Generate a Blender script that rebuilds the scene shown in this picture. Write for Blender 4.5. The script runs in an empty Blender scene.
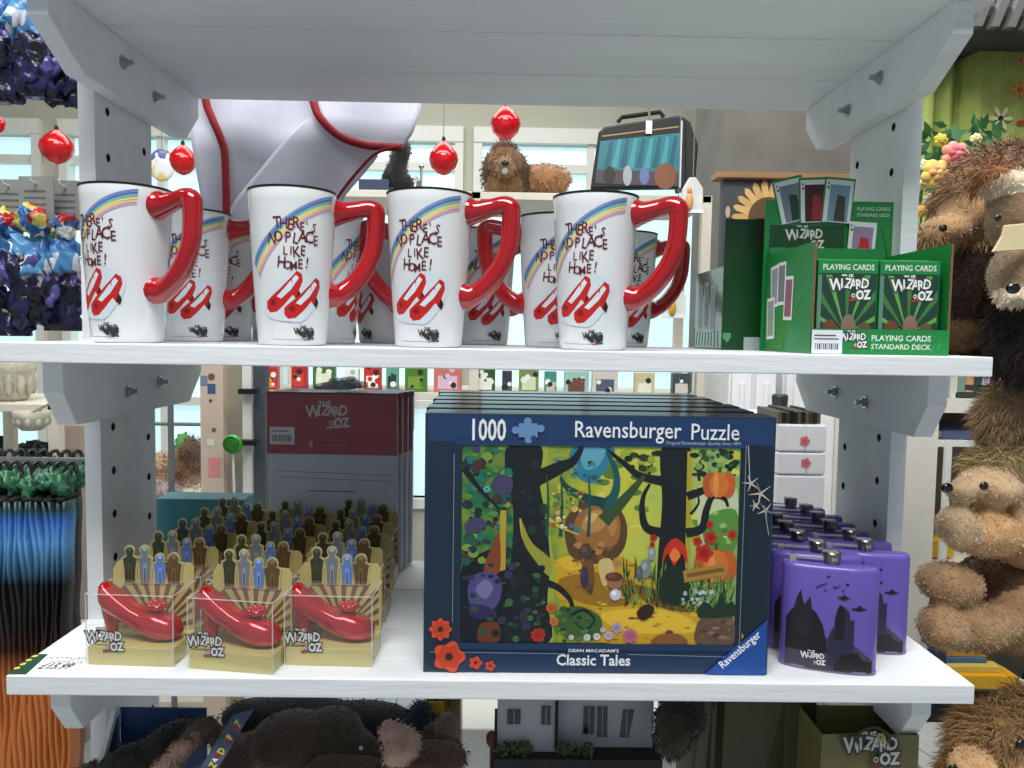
import bpy, bmesh, math, random
from mathutils import Vector, Matrix, Euler, noise
random.seed(7)
R_ = math.radians
SC = bpy.context.scene
COL = SC.collection
CAMZ = 1.45
F = 760.0
PITCH, YAW, ROLL = .0641, .0126, -.0157
# ------------------------------------------------------------------ camera
def cam_axes():
    cy, sy, cp, sp = math.cos(YAW), math.sin(YAW), math.cos(PITCH), math.sin(PITCH)
    f = Vector((sy*cp, cy*cp, -sp)); r = Vector((cy, -sy, 0)); d = f.cross(r)
    cr, sr = math.cos(ROLL), math.sin(ROLL)
    return (r*cr + d*sr), (d*cr - r*sr), f
AX, AD, AF = cam_axes()
cd = bpy.data.cameras.new('camera'); cam = bpy.data.objects.new('camera', cd); COL.objects.link(cam)
cd.sensor_width = 36; cd.lens = 36*F/1024; cd.clip_start = .02
m3 = Matrix((AX, -AD, -AF)).transposed()
cam.matrix_world = Matrix.Translation((0, 0, CAMZ)) @ m3.to_4x4()
SC.camera = cam
def W(px, py, Y):
    """the point of the plane y = Y seen at a measured position"""
    d = AX*((px-512)/F) + AD*((py-384)/F) + AF
    return Vector((0, 0, CAMZ)) + d*(Y/d.y)
def WX(px, Y, py=384): return W(px, py, Y).x
def WZ(py, Y, px=512): return W(px, py, Y).z
# ------------------------------------------------------------------ light
vs = SC.view_settings
vs.view_transform = 'Standard'; vs.look = 'None'; vs.gamma = 1; vs.use_curve_mapping = False; vs.exposure = 0
world = bpy.data.worlds.new('world'); SC.world = world; world.use_nodes = True
bg = world.node_tree.nodes['Background']; bg.inputs[0].default_value = (.80, .90, 1, 1); bg.inputs[1].default_value = .37
def area(name, loc, target, sx, sy, power, col):
    l = bpy.data.lights.new(name, 'AREA'); l.shape = 'RECTANGLE'; l.size = sx; l.size_y = sy; l.energy = power; l.color = col
    o = bpy.data.objects.new(name, l); COL.objects.link(o); o.location = loc
    o.rotation_euler = (Vector(target)-Vector(loc)).to_track_quat('-Z', 'Y').to_euler(); return o
area('ceiling_light_front', (-.1, -.25, 3.3), (0, .5, 1.2), 1.6, .8, 68, (1, .99, .97))
area('fill_light_middle', (0, .95, 3.45), (0, 1.6, 0), 4.6, .5, 85, (1, .98, .94))  # added fill that brightens the cabinets and bookcase behind the shelves
area('ceiling_light_back', (0, 3.0, 3.4), (0, 3.2, 0), 4.0, 1.2, 60, (1, .97, .92))
# ------------------------------------------------------------------ materials
def lin(c):
    return tuple(((v/255)/12.92 if v/255 <= .04045 else ((v/255+.055)/1.055)**2.4) for v in c)
MC = {}
def mat(name, c, rough=.5, metal=0, coat=0, var=.06, scale=30, bump=0, bscale=None, sheen=0, trans=0, emit=0, stretch=None, alpha=1, ior=None):
    if name in MC: return MC[name]
    m = bpy.data.materials.new(name); m.use_nodes = True; nt = m.node_tree; b = nt.nodes['Principled BSDF']
    L = lin(c)
    b.inputs['Roughness'].default_value = rough; b.inputs['Metallic'].default_value = metal
    b.inputs['Coat Weight'].default_value = coat; b.inputs['Coat Roughness'].default_value = .08
    b.inputs['Sheen Weight'].default_value = sheen
    b.inputs['Transmission Weight'].default_value = trans
    if ior: b.inputs['IOR'].default_value = ior
    b.inputs['Alpha'].default_value = alpha
    tc = nt.nodes.new('ShaderNodeTexCoord'); mp = nt.nodes.new('ShaderNodeMapping'); nt.links.new(tc.outputs['Object'], mp.inputs[0])
    if stretch: mp.inputs['Scale'].default_value = stretch
    if var > 0:
        n = nt.nodes.new('ShaderNodeTexNoise'); n.inputs['Scale'].default_value = scale; n.inputs['Detail'].default_value = 4
        nt.links.new(mp.outputs[0], n.inputs['Vector'])
        r = nt.nodes.new('ShaderNodeValToRGB'); r.color_ramp.elements[0].position = .3; r.color_ramp.elements[1].position = .7
        r.color_ramp.elements[0].color = (*[max(0, v*(1-var)) for v in L], 1); r.color_ramp.elements[1].color = (*[min(1, v*(1+var)) for v in L], 1)
        nt.links.new(n.outputs[0], r.inputs[0]); nt.links.new(r.outputs[0], b.inputs['Base Color'])
    else: b.inputs['Base Color'].default_value = (*L, 1)
    if bump:
        n2 = nt.nodes.new('ShaderNodeTexNoise'); n2.inputs['Scale'].default_value = bscale or scale*2; n2.inputs['Detail'].default_value = 5
        nt.links.new(mp.outputs[0], n2.inputs['Vector'])
        bp = nt.nodes.new('ShaderNodeBump'); bp.inputs['Strength'].default_value = bump; bp.inputs['Distance'].default_value = .004
        nt.links.new(n2.outputs[0], bp.inputs['Height']); nt.links.new(bp.outputs[0], b.inputs['Normal'])
    if emit:
        b.inputs['Emission Color'].default_value = (*L, 1); b.inputs['Emission Strength'].default_value = emit
    MC[name] = m; return m
def ramp_mat(name, axis, lo, hi, stops, rough=.6, noise_amt=.0, nscale=20, sheen=0):
    """printed colour that changes along one axis of the thing (its own coordinates)"""
    if name in MC: return MC[name]
    m = bpy.data.materials.new(name); m.use_nodes = True; nt = m.node_tree; b = nt.nodes['Principled BSDF']; b.inputs['Roughness'].default_value = rough
    b.inputs['Sheen Weight'].default_value = sheen
    tc = nt.nodes.new('ShaderNodeTexCoord'); sp = nt.nodes.new('ShaderNodeSeparateXYZ'); nt.links.new(tc.outputs['Object'], sp.inputs[0])
    mr = nt.nodes.new('ShaderNodeMapRange'); mr.inputs[1].default_value = lo; mr.inputs[2].default_value = hi
    nt.links.new(sp.outputs[axis], mr.inputs[0])
    n = nt.nodes.new('ShaderNodeTexNoise'); n.inputs['Scale'].default_value = nscale; nt.links.new(tc.outputs['Object'], n.inputs['Vector'])
    ad = nt.nodes.new('ShaderNodeMath'); ad.operation = 'MULTIPLY_ADD'; ad.inputs[1].default_value = noise_amt
    nt.links.new(n.outputs[0], ad.inputs[0]); nt.links.new(mr.outputs[0], ad.inputs[2])
    r = nt.nodes.new('ShaderNodeValToRGB'); nt.links.new(ad.outputs[0], r.inputs[0])
    els = r.color_ramp.elements
    while len(els) > 1: els.remove(els[-1])
    els[0].position = stops[0][0]; els[0].color = (*lin(stops[0][1]), 1)
    for p, c in stops[1:]:
        e = els.new(p); e.color = (*lin(c), 1)
    nt.links.new(r.outputs[0], b.inputs['Base Color']); MC[name] = m; return m
def patch_mat(name, cols, scale=18, rough=.35, bump=.5, metal=0):
    """cloth or foil with a printed pattern of many colours"""
    if name in MC: return MC[name]
    m = bpy.data.materials.new(name); m.use_nodes = True; nt = m.node_tree; b = nt.nodes['Principled BSDF']; b.inputs['Roughness'].default_value = rough; b.inputs['Metallic'].default_value = metal
    tc = nt.nodes.new('ShaderNodeTexCoord')
    n0 = nt.nodes.new('ShaderNodeTexNoise'); n0.inputs['Scale'].default_value = scale*.6; nt.links.new(tc.outputs['Object'], n0.inputs['Vector'])
    mx = nt.nodes.new('ShaderNodeMix'); mx.data_type = 'VECTOR'; mx.inputs[0].default_value = .12
    nt.links.new(tc.outputs['Object'], mx.inputs[4]); nt.links.new(n0.outputs['Color'], mx.inputs[5])
    v = nt.nodes.new('ShaderNodeTexVoronoi'); v.inputs['Scale'].default_value = scale; nt.links.new(mx.outputs[1], v.inputs['Vector'])
    s = nt.nodes.new('ShaderNodeSeparateColor'); nt.links.new(v.outputs['Color'], s.inputs[0])
    r = nt.nodes.new('ShaderNodeValToRGB'); r.color_ramp.interpolation = 'CONSTANT'; nt.links.new(s.outputs[0], r.inputs[0])
    els = r.color_ramp.elements
    while len(els) > 1: els.remove(els[-1])
    for i, c in enumerate(cols):
        e = els[0] if i == 0 else els.new(i/len(cols)); e.position = i/len(cols); e.color = (*lin(c), 1)
    nt.links.new(r.outputs[0], b.inputs['Base Color'])
    bp = nt.nodes.new('ShaderNodeBump'); bp.inputs['Strength'].default_value = bump; bp.inputs['Distance'].default_value = .006
    n2 = nt.nodes.new('ShaderNodeTexNoise'); n2.inputs['Scale'].default_value = scale*2.2; nt.links.new(tc.outputs['Object'], n2.inputs['Vector'])
    nt.links.new(n2.outputs[0], bp.inputs['Height']); nt.links.new(bp.outputs[0], b.inputs['Normal'])
    MC[name] = m; return m
def ink(c, rough=.45):
    c = tuple(int(v) for v in c)
    return mat('ink_%02x%02x%02x' % c, c, rough, var=.03, scale=60)
# ------------------------------------------------------------------ mesh helpers
def add_box(bm, x0, x1, y0, y1, z0, z1, mi=0):
    v = [bm.verts.new(p) for p in ((x0,y0,z0),(x1,y0,z0),(x1,y1,z0),(x0,y1,z0),(x0,y0,z1),(x1,y0,z1),(x1,y1,z1),(x0,y1,z1))]
    for f in ((3,2,1,0),(4,5,6,7),(0,1,5,4),(1,2,6,5),(2,3,7,6),(3,0,4,7)):
        bm.faces.new([v[i] for i in f]).material_index = mi
    return v
def add_prism(bm, pts, axis, a0, a1, mi=0):
    def mk(p, a):
        return {'x': (a, p[0], p[1]), 'y': (p[0], a, p[1]), 'z': (p[0], p[1], a)}[axis]
    A = [bm.verts.new(mk(p, a0)) for p in pts]; B = [bm.verts.new(mk(p, a1)) for p in pts]; n = len(pts)
    fs = [bm.faces.new(A), bm.faces.new(B[::-1])]
    for i in range(n): fs.append(bm.faces.new((A[i], B[i], B[(i+1) % n], A[(i+1) % n])))
    for f in fs: f.material_index = mi
    bmesh.ops.recalc_face_normals(bm, faces=fs)
    return fs
def add_lathe(bm, prof, n=32, c=(0, 0, 0), mi=0, cap=True, sx=1, sy=1):
    rings = []
    for r, z in prof:
        rings.append([bm.verts.new((c[0]+sx*r*math.cos(2*math.pi*i/n), c[1]+sy*r*math.sin(2*math.pi*i/n), c[2]+z)) for i in range(n)])
    for a, b in zip(rings, rings[1:]):
        for i in range(n): bm.faces.new((a[i], a[(i+1) % n], b[(i+1) % n], b[i])).material_index = mi
    if cap:
        bm.faces.new(rings[0][::-1]).material_index = mi; bm.faces.new(rings[-1]).material_index = mi
    return rings
def add_tube(bm, pts, rad, n=10, mi=0, cap=True, flat=1):
    pts = [Vector(p) for p in pts]
    if not hasattr(rad, '__len__'): rad = [rad]*len(pts)
    t0 = (pts[1]-pts[0]).normalized(); up = Vector((0, 0, 1)) if abs(t0.z) < .9 else Vector((0, 1, 0))
    u = t0.cross(up).normalized(); rings = []
    for i, p in enumerate(pts):
        t = (pts[min(i+1, len(pts)-1)]-pts[max(i-1, 0)]).normalized()
        u = (u - t*u.dot(t)).normalized(); w = t.cross(u)
        rings.append([bm.verts.new(p+(u*math.cos(2*math.pi*k/n)+w*math.sin(2*math.pi*k/n)*flat)*rad[i]) for k in range(n)])
    for a, b in zip(rings, rings[1:]):
        for i in range(n): bm.faces.new((a[i], a[(i+1) % n], b[(i+1) % n], b[i])).material_index = mi
    if cap:
        bm.faces.new(rings[0][::-1]).material_index = mi; bm.faces.new(rings[-1]).material_index = mi
def add_blob(bm, c, r, seg=16, amp=0, freq=10, mi=0, rot=None, seed=0):
    ret = bmesh.ops.create_uvsphere(bm, u_segments=seg, v_segments=max(6, seg*2//3), radius=1)
    M = (Euler(rot).to_matrix() if rot else Matrix.Identity(3)); c = Vector(c)
    fs = set()
    for v in ret['verts']:
        d = v.co.copy(); k = 1
        if amp: k += amp*noise.noise(d*freq*.2+Vector((seed, seed*.7, 0)))
        v.co = c + M @ Vector((d.x*r[0]*k, d.y*r[1]*k, d.z*r[2]*k))
        fs.update(v.link_faces)
    for f in fs: f.material_index = mi
def spline(pts, n=6):
    P = [Vector(p) for p in pts]; out = []
    for i in range(len(P)-1):
        a, b, c, d = P[max(i-1, 0)], P[i], P[i+1], P[min(i+2, len(P)-1)]
        for k in range(n):
            t = k/n; out.append(.5*((2*b)+(c-a)*t+(2*a-5*b+4*c-d)*t*t+(3*b-a-3*c+d)*t**3))
    out.append(P[-1]); return out
def obj(name, bm, mats, parent=None, smooth=False, bevel=0, seg=2, loc=None, rot=None):
    me = bpy.data.meshes.new(name); bm.to_mesh(me); bm.free()
    for m in (mats if isinstance(mats, (list, tuple)) else [mats]): me.materials.append(m)
    if smooth:
        for p in me.polygons: p.use_smooth = True
    o = bpy.data.objects.new(name, me); COL.objects.link(o)
    if parent: o.parent = parent
    if loc is not None: o.location = loc
    if rot is not None: o.rotation_euler = rot
    if bevel:
        b = o.modifiers.new('bevel', 'BEVEL'); b.width = bevel; b.segments = seg; b.limit_method = 'ANGLE'; b.angle_limit = R_(40)
    return o
def tag(o, label, cat, group=None, kind=None):
    o['label'] = label; o['category'] = cat
    if group: o['group'] = group
    if kind: o['kind'] = kind
    return o
def empty(name, loc, rz=0, label=None, cat=None, group=None):
    o = bpy.data.objects.new(name, None); COL.objects.link(o); o.location = loc; o.rotation_euler = (0, 0, rz); o.empty_display_size = .02
    if label: tag(o, label, cat, group)
    return o
def struct(name, bm, m, **k):
    o = obj(name, bm, m, **k)
    if not k.get('parent'): o['kind'] = 'structure'
    return o
def kids(o): return [c for c in COL.objects if c.parent == o]
def dup(o, loc=None, rz=None, label=None, group=None, parent=None):
    c = o.copy(); COL.objects.link(c)
    if parent: c.parent = parent
    if loc is not None: c.location = loc
    if rz is not None: c.rotation_euler = (0, 0, rz)
    if label: c['label'] = label
    if group: c['group'] = group
    for ch in kids(o): dup(ch, parent=c)
    return c
# ------------------------------------------------------------------ lettering and printed pictures
TC = {}
def text2d(s, bold=0., sx=1.):
    k = (s, round(bold, 3), sx)
    if k in TC: return TC[k]
    cu = bpy.data.curves.new('t', 'FONT'); cu.body = s; cu.size = 1; cu.align_x = 'CENTER'; cu.resolution_u = 2; cu.offset = bold
    o = bpy.data.objects.new('t', cu); COL.objects.link(o); dg = bpy.context.evaluated_depsgraph_get()
    me = bpy.data.meshes.new_from_object(o.evaluated_get(dg))
    r = ([(v.co.x*sx, v.co.y) for v in me.vertices], [tuple(p.vertices) for p in me.polygons])
    bpy.data.objects.remove(o); bpy.data.curves.remove(cu); bpy.data.meshes.remove(me); TC[k] = r; return r
class Decal:
    """flat printing on a surface; u right, v up in metres of the surface"""
    def __init__(s, fmap, step=.00005, cut=0): s.cut = cut; s.bm = bmesh.new(); s.f = fmap; s.mats = []; s.lay = 1; s.step = min(step, .000012)
    def mi(s, c):
        m = c if isinstance(c, bpy.types.Material) else ink(c)
        if m not in s.mats: s.mats.append(m)
        return s.mats.index(m)
    def faces(s, vs, fs, c, lay=None):
        if lay is None: s.lay += 1; lay = s.lay
        mi = s.mi(c)
        if s.cut:    # curved carrier: slice the shape so that it follows the curve
            b = bmesh.new(); v2 = [b.verts.new((u, v, 0)) for u, v in vs]
            for f in fs:
                try: b.faces.new([v2[i] for i in f])
                except ValueError: pass
            u0, u1 = min(u for u, v in vs), max(u for u, v in vs)
            for k in range(math.ceil(u0/s.cut), math.floor(u1/s.cut)+1):
                bmesh.ops.bisect_plane(b, geom=b.verts[:]+b.edges[:]+b.faces[:], plane_co=(k*s.cut, 0, 0), plane_no=(1, 0, 0), dist=1e-7)
            bmesh.ops.triangulate(b, faces=b.faces[:]); b.verts.index_update()
            vs = [(v.co.x, v.co.y) for v in b.verts]; fs = [tuple(v.index for v in f.verts) for f in b.faces]; b.free()
        V = [s.bm.verts.new(s.f(u, v, lay*s.step)) for u, v in vs]
        for f in fs:
            try: s.bm.faces.new([V[i] for i in f]).material_index = mi
            except ValueError: pass
    def poly(s, pts, c, lay=None): s.faces(pts, [tuple(range(len(pts)))], c, lay)
    def rect(s, u0, v0, u1, v1, c, lay=None, n=1):
        vs = [];
        for i in range(n+1):
            u = u0+(u1-u0)*i/n; vs += [(u, v0), (u, v1)]
        s.faces(vs, [(2*i, 2*i+2, 2*i+3, 2*i+1) for i in range(n)], c, lay)
    def disc(s, u, v, r, c, n=14, ry=None, lay=None): s.poly([(u+r*math.cos(6.2832*i/n), v+(ry or r)*math.sin(6.2832*i/n)) for i in range(n)], c, lay)
    def line(s, pts, w, c, lay=None):
        pts = [Vector(p) for p in pts]; vs = []
        ws = w if hasattr(w, '__len__') else [w]*len(pts)
        for i, p in enumerate(pts):
            t = (pts[min(i+1, len(pts)-1)]-pts[max(i-1, 0)]); t = t/(t.length or 1); n = Vector((-t.y, t.x))*ws[i]/2
            vs += [tuple(p+n), tuple(p-n)]
        s.faces(vs, [(2*i, 2*i+1, 2*i+3, 2*i+2) for i in range(len(pts)-1)], c, lay)
    def text(s, str_, u, v, size, c, bold=.0, sx=1., rot=0, shear=0, lay=None, align='C'):
        vs, fs = text2d(str_, bold, sx)
        if not vs: return
        ca, sa = math.cos(rot), math.sin(rot); du = 0
        if align == 'L': du = -min(p[0] for p in vs)
        if align == 'R': du = -max(p[0] for p in vs)
        out = [((x+du+shear*y)*size, y*size) for x, y in vs]
        s.faces([(u+x*ca-y*sa, v+x*sa+y*ca) for x, y in out], fs, c, lay)
    def flower(s, u, v, r, c, c2, n=6, lay=None):
        pts = [(u+r*(.88+.12*math.cos(n*a))*math.cos(a), v+r*(.88+.12*math.cos(n*a))*math.sin(a)) for a in [6.2832*i/36 for i in range(36)]]
        s.poly(pts, c, lay); s.disc(u, v, r*.3, c2)
    def logo(s, u, v, w, fg=(225, 225, 225), bk=(20, 20, 20), red=(170, 30, 40)):
        """the film title lettering: THE / WIZARD / OF OZ over a red stroke"""
        k = w
        def both(t, x, y, sz, rot, b=.03):
            if bk: s.text(t, u+x*k, v+y*k, sz*k, bk, b+.09, .8, rot)
            s.text(t, u+x*k, v+y*k, sz*k, fg, b, .8, rot)
        if bk: s.line([(u-.1*k, v-.30*k), (u+.1*k, v-.27*k), (u+.35*k, v-.26*k)], .08*k, bk)
        s.line([(u-.08*k, v-.30*k), (u+.1*k, v-.27*k), (u+.3*k, v-.27*k)], .05*k, red)
        both('THE', -.12, .26, .22, .05)
        for i, ch in enumerate('WIZARD'): both(ch, -.42+.155*i, -.02+.035*math.sin(i*1.1)+.018*i, .38 if i else .46, .12*math.sin(i*2+.5))
        both('OF', .08, -.22, .16, .1); both('OZ', .33, -.26, .34, .05, .05)
    def build(s, name, parent): return obj(name, s.bm, s.mats, parent)
def flat(x0, z0, y, k=1.):
    """surface facing the camera side (-y) starting at x0,z0"""
    return lambda u, v, o: (x0+u*k, y-o, z0+v*k)
# ------------------------------------------------------------------ measured setting
XL, XR, YF, PW = -.514, .506, .778, .141
ZL, ZM, ZT, TH = CAMZ-.363, CAMZ-.0148, CAMZ+.3547, .0207
YP0, YP1 = .9365, 1.084
YB = YF+3*PW
M_white = mat('white_painted_wood', (228, 233, 237), .55, var=.04, scale=9, bump=.25, bscale=40, stretch=(.25, 3, 3))
M_bolt = mat('zinc', (170, 175, 178), .3, metal=.9, var=.1)
M_dark = mat('dark_hole', (18, 18, 18), .8, var=0)
def shelving():
    R = empty('shelving_unit', (0, 0, 0), 0, 'white painted wooden shelving unit with bracketed plank shelves full of gifts', 'shelves')
    for z, n in ((ZL-TH, 0), (ZM-TH, 1), (ZT, 2), (ZL-.40, 3)):
        bm = bmesh.new()
        for k in range(3): add_box(bm, XL, XR, YF+k*PW+(.0009 if k else 0), YF+(k+1)*PW-.0009, z, z+TH)
        obj('shelf', bm, M_white, R, bevel=.0012)
    for s, x0, x1 in ((-1, XL, XL+.0197), (1, XR-.0200, XR)):
        bm = bmesh.new(); add_box(bm, x0, x1, YP0, YP1, 0.0, 2.45)
        # shelf planks are notched round the post; peg holes on the inner face
        xin = x1 if s < 0 else x0
        for k in range(40):
            z = .15+k*.056
            for yy in ((YP0+.03), (YP1-.022)):
                z2 = z + (.03 if yy > 1 else 0)
                for a, b in ((.0022, .005), (.0042, .0028)):
                    add_box(bm, min(xin, xin-s*.0006), max(xin, xin-s*.0006), yy-a, yy+a, z2-b, z2+b, 1)
        obj('post', bm, [M_white, M_dark], R)
        # brackets under every shelf, bolted to the inner face of the post
        bx0, bx1 = (xin+.0005, xin+.0225) if s < 0 else (xin-.0225, xin-.0005)
        for z in (ZL-TH, ZM-TH, ZT, ZL-.40):
            bm = bmesh.new(); y0, y1 = YF+(.030 if z == ZT else .042), YB-.006; h = .072; ch = .068 if z == ZT else .026
            pts = [(y0, z), (y1, z), (y1, z-.030), (y1-.045, z-h), (y0+ch, z-h), (y0, z-.034)]
            add_prism(bm, pts, 'x', bx0, bx1)
            b = obj('bracket', bm, M_white, R, bevel=.0012)
            face = bx1 if s < 0 else bx0
            for yy, dz in ((YP0+.025, -.028 if z == ZT else -.043), (YP1-.035, -.043 if z == ZT else -.036)):
                bm = bmesh.new(); pr = [(.0085, 0), (.0085, .0018), (.0055, .002), (.0055, .006), (.0032, .0062), (.0032, .013)]
                add_lathe(bm, pr, 12)
                o = obj('bolt', bm, M_bolt, b, smooth=False, loc=(face, yy, z+dz), rot=(0, R_(90) if s < 0 else R_(-90), 0))
    return R
shelving()
# ------------------------------------------------------------------ travel mugs
M_cer = mat('white_glazed_ceramic', (226, 230, 233), .16, coat=.6, var=.01, scale=8)
M_lid = mat('black_silicone', (22, 24, 28), .35, var=.02)
M_redglaze = mat('red_glaze', (168, 8, 22), .14, coat=.7, var=.05, scale=20)
MH, RT, RB = .1635, .0465, .0360
def mug_r(z):
    t = max(0, min(1, z/MH)); return RB + (RT-RB)*(t**.85)
def make_mug():
    t = empty('travel_mug', (0, 0, 0))
    bm = bmesh.new()
    pr = [(RB-.004, 0), (RB-.001, .001), (mug_r(.004), .004)] + [(mug_r(z*MH), z*MH) for z in [i/14 for i in range(1, 15)]] + [(RT-.0005, MH+.001), (RT-.003, MH+.001)]
    add_lathe(bm, pr, 56); obj('body', bm, M_cer, t, smooth=True)
    bm = bmesh.new(); add_lathe(bm, [(RT-.004, MH+.001), (RT+.0004, MH+.001), (RT+.0006, MH+.0028), (RT-.002, MH+.0034), (RT-.008, MH+.0045), (RT-.03, MH+.005)], 48)
    obj('lid', bm, M_lid, t, smooth=False)
    # handle leaves toward +x
    P = [(.0400, 0, .1590), (.046, 0, .1592), (.055, 0, .1600), (.070, 0, .1640), (.083, 0, .1665), (.0895, 0, .1625), (.0905, 0, .152), (.090, 0, .136), (.088, 0, .118), (.082, 0, .100), (.073, 0, .084), (.062, 0, .071), (.052, 0, .0635), (.044, 0, .061), (.0365, 0, .0615)]
    Rr = [.0165, .0155, .0115, .0095, .0098, .0108, .0102, .0100, .0100, .0102, .0108, .0108, .0112, .0140, .0155]
    pts = spline([(x, y, z*.925) for x, y, z in P], 4); rr = []
    for i in range(len(P)-1):
        for k in range(4): rr.append(Rr[i]+(Rr[i+1]-Rr[i])*k/4)
    rr.append(Rr[-1])
    bm = bmesh.new(); add_tube(bm, pts, rr, 16); obj('handle', bm, M_redglaze, t, smooth=True)
    # printed picture, centred on azimuth -92 from the handle
    S = .797/F
    def fm(u, v, o):
        r = mug_r(v)+.0003+o; a = R_(-92)+u/(.043)
        return (r*math.cos(a), r*math.sin(a), v)
    d = Decal(fm, .00004, .0035)
    def q(x, y): return ((x-293)*S, (345-y)*S)
    for i, c in enumerate(((120, 146, 196), (86, 118, 180), (120, 186, 190), (226, 220, 130), (236, 198, 150), (200, 160, 190))):
        pts = []; ws = []
        for k in range(17):
            t_ = k/16; bx = 246+t_*92-i*.3+i*1.9*(1-t_)**2; by = 262-70*math.sin(t_*1.42)**.92+i*2.7; pts.append(q(bx, by)); ws.append(S*(3.1-1.2*t_))
        d.line(pts, ws, c)
    mar = (92, 22, 34)
    def word(wd, x, y, sz, sp, seed):
        rd = random.Random(seed); n = len(wd)
        for i, ch in enumerate(wd):
            uu, vv = q(x+(i-(n-1)/2)*sp, y+rd.uniform(-1.5, 1.5)); d.text(ch, uu, vv, sz*S*rd.uniform(.85, 1.2), mar, .012, .78, rd.uniform(-.15, .15))
    word("THERE'S", 296, 230, 14.5, 5.7, 1); word('NO', 276, 243, 13, 7, 2); word('PLACE', 302, 243, 14, 6.9, 3); word('LIKE', 294, 255.5, 13.5, 5.6, 4); word('HOME!', 294, 268, 13.5, 6.3, 8)
    red, dr = (196, 28, 22), (150, 12, 16)
    for g_, c in ((1, (210, 222, 230)),):
        d.poly([(a.x, a.y) for a in spline([(*q(x+(x-294)*g_*.03, y+(y-296)*g_*.03), 0) for x, y in ((262, 306), (270, 290), (292, 272), (304, 270), (322, 276), (324, 292), (306, 318), (288, 320), (266, 316), (262, 306))], 3)[:-1]], c)
    for ox, oy in ((0, 0), (20, 6)):
        sh = [(264, 308), (264, 301), (270, 296), (280, 288), (292, 276), (297, 270), (302, 273), (303, 280), (299, 290), (301, 296), (297, 299), (293, 294), (284, 304), (276, 311), (268, 312)]
        d.poly([q(x+ox, y+oy) for x, y in sh], red)
        d.poly([q(x+ox, y+oy) for x, y in ((276, 296), (284, 288), (296, 274), (299, 277), (291, 289), (281, 298))], (214, 230, 238))
        d.poly([q(x+ox, y+oy) for x, y in ((299, 289), (302, 295), (300, 301), (296, 297))], (30, 20, 24))
        d.flower(*q(272+ox, 302+oy), 4*S, dr, (90, 8, 12))
    d.logo(*q(307, 333), 21*S, (40, 40, 42), None, (170, 40, 60)); 
    for k in range(7): d.disc(*q(300+k*2.6, 331+(k % 3)*2), 2.6*S, (40, 42, 44), 6)
    d.line([q(270, 338.5), q(288, 338.8), q(306, 339)], .5*S, (120, 120, 125))
    pm = d.build('printed_motif', t)
    p2 = pm.copy(); COL.objects.link(p2); p2.parent = t; p2.rotation_euler = (0, 0, R_(184))   # the same print on the other side
    return t
mug0 = make_mug()
mug_list = [  # axis px, Y, handle azimuth (deg from the camera side, + right), label
    (129, .842, 43, 'white travel mug at the left end, its red handle turned to the front'),
    (293, .842, 92, 'second front-row travel mug, lettering facing straight out and red handle to the right'),
    (428.5, .842, 74, 'third front-row travel mug, below the red teardrop ornaments'),
    (592.5, .842, 74, 'travel mug at the right end of the front row, red handle beside empty shelf'),
    (194, 1.0, 82, 'white travel mug standing right behind the leftmost mug, part of its shoe print showing'),
    (226, 1.125, 84, 'shaded travel mug in the gap between the first and second front mugs, at the back'),
    (327, 1.01, 150, 'shaded travel mug mostly hidden behind the second front mug'),
    (384, 1.135, 30, 'pale travel mug at the back in the gap left of the third front mug'),
    (432, 1.03, -84, 'travel mug hidden behind the third front mug with its handle pointing left'),
    (483, 1.125, 100, 'back travel mug showing a red shoe print right of the third front mug'),
    (553, .985, -90, 'grey shaded travel mug with handle pointing left, behind the rightmost front mug'),
    (623, 1.135, 108, 'farthest travel mug seen through the handle of the rightmost mug')]
for i, (px, Y, az, lab) in enumerate(mug_list):
    x = WX(px, Y, 345); face = math.atan2(-Y, -x)   # direction from mug to camera
    th = face + R_(az)
    o = mug0 if i == 0 else dup(mug0)
    o.location = (x, Y, ZM); o.rotation_euler = (0, 0, th)
    tag(o, lab, 'mug', 'travel mugs on the middle shelf')
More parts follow.
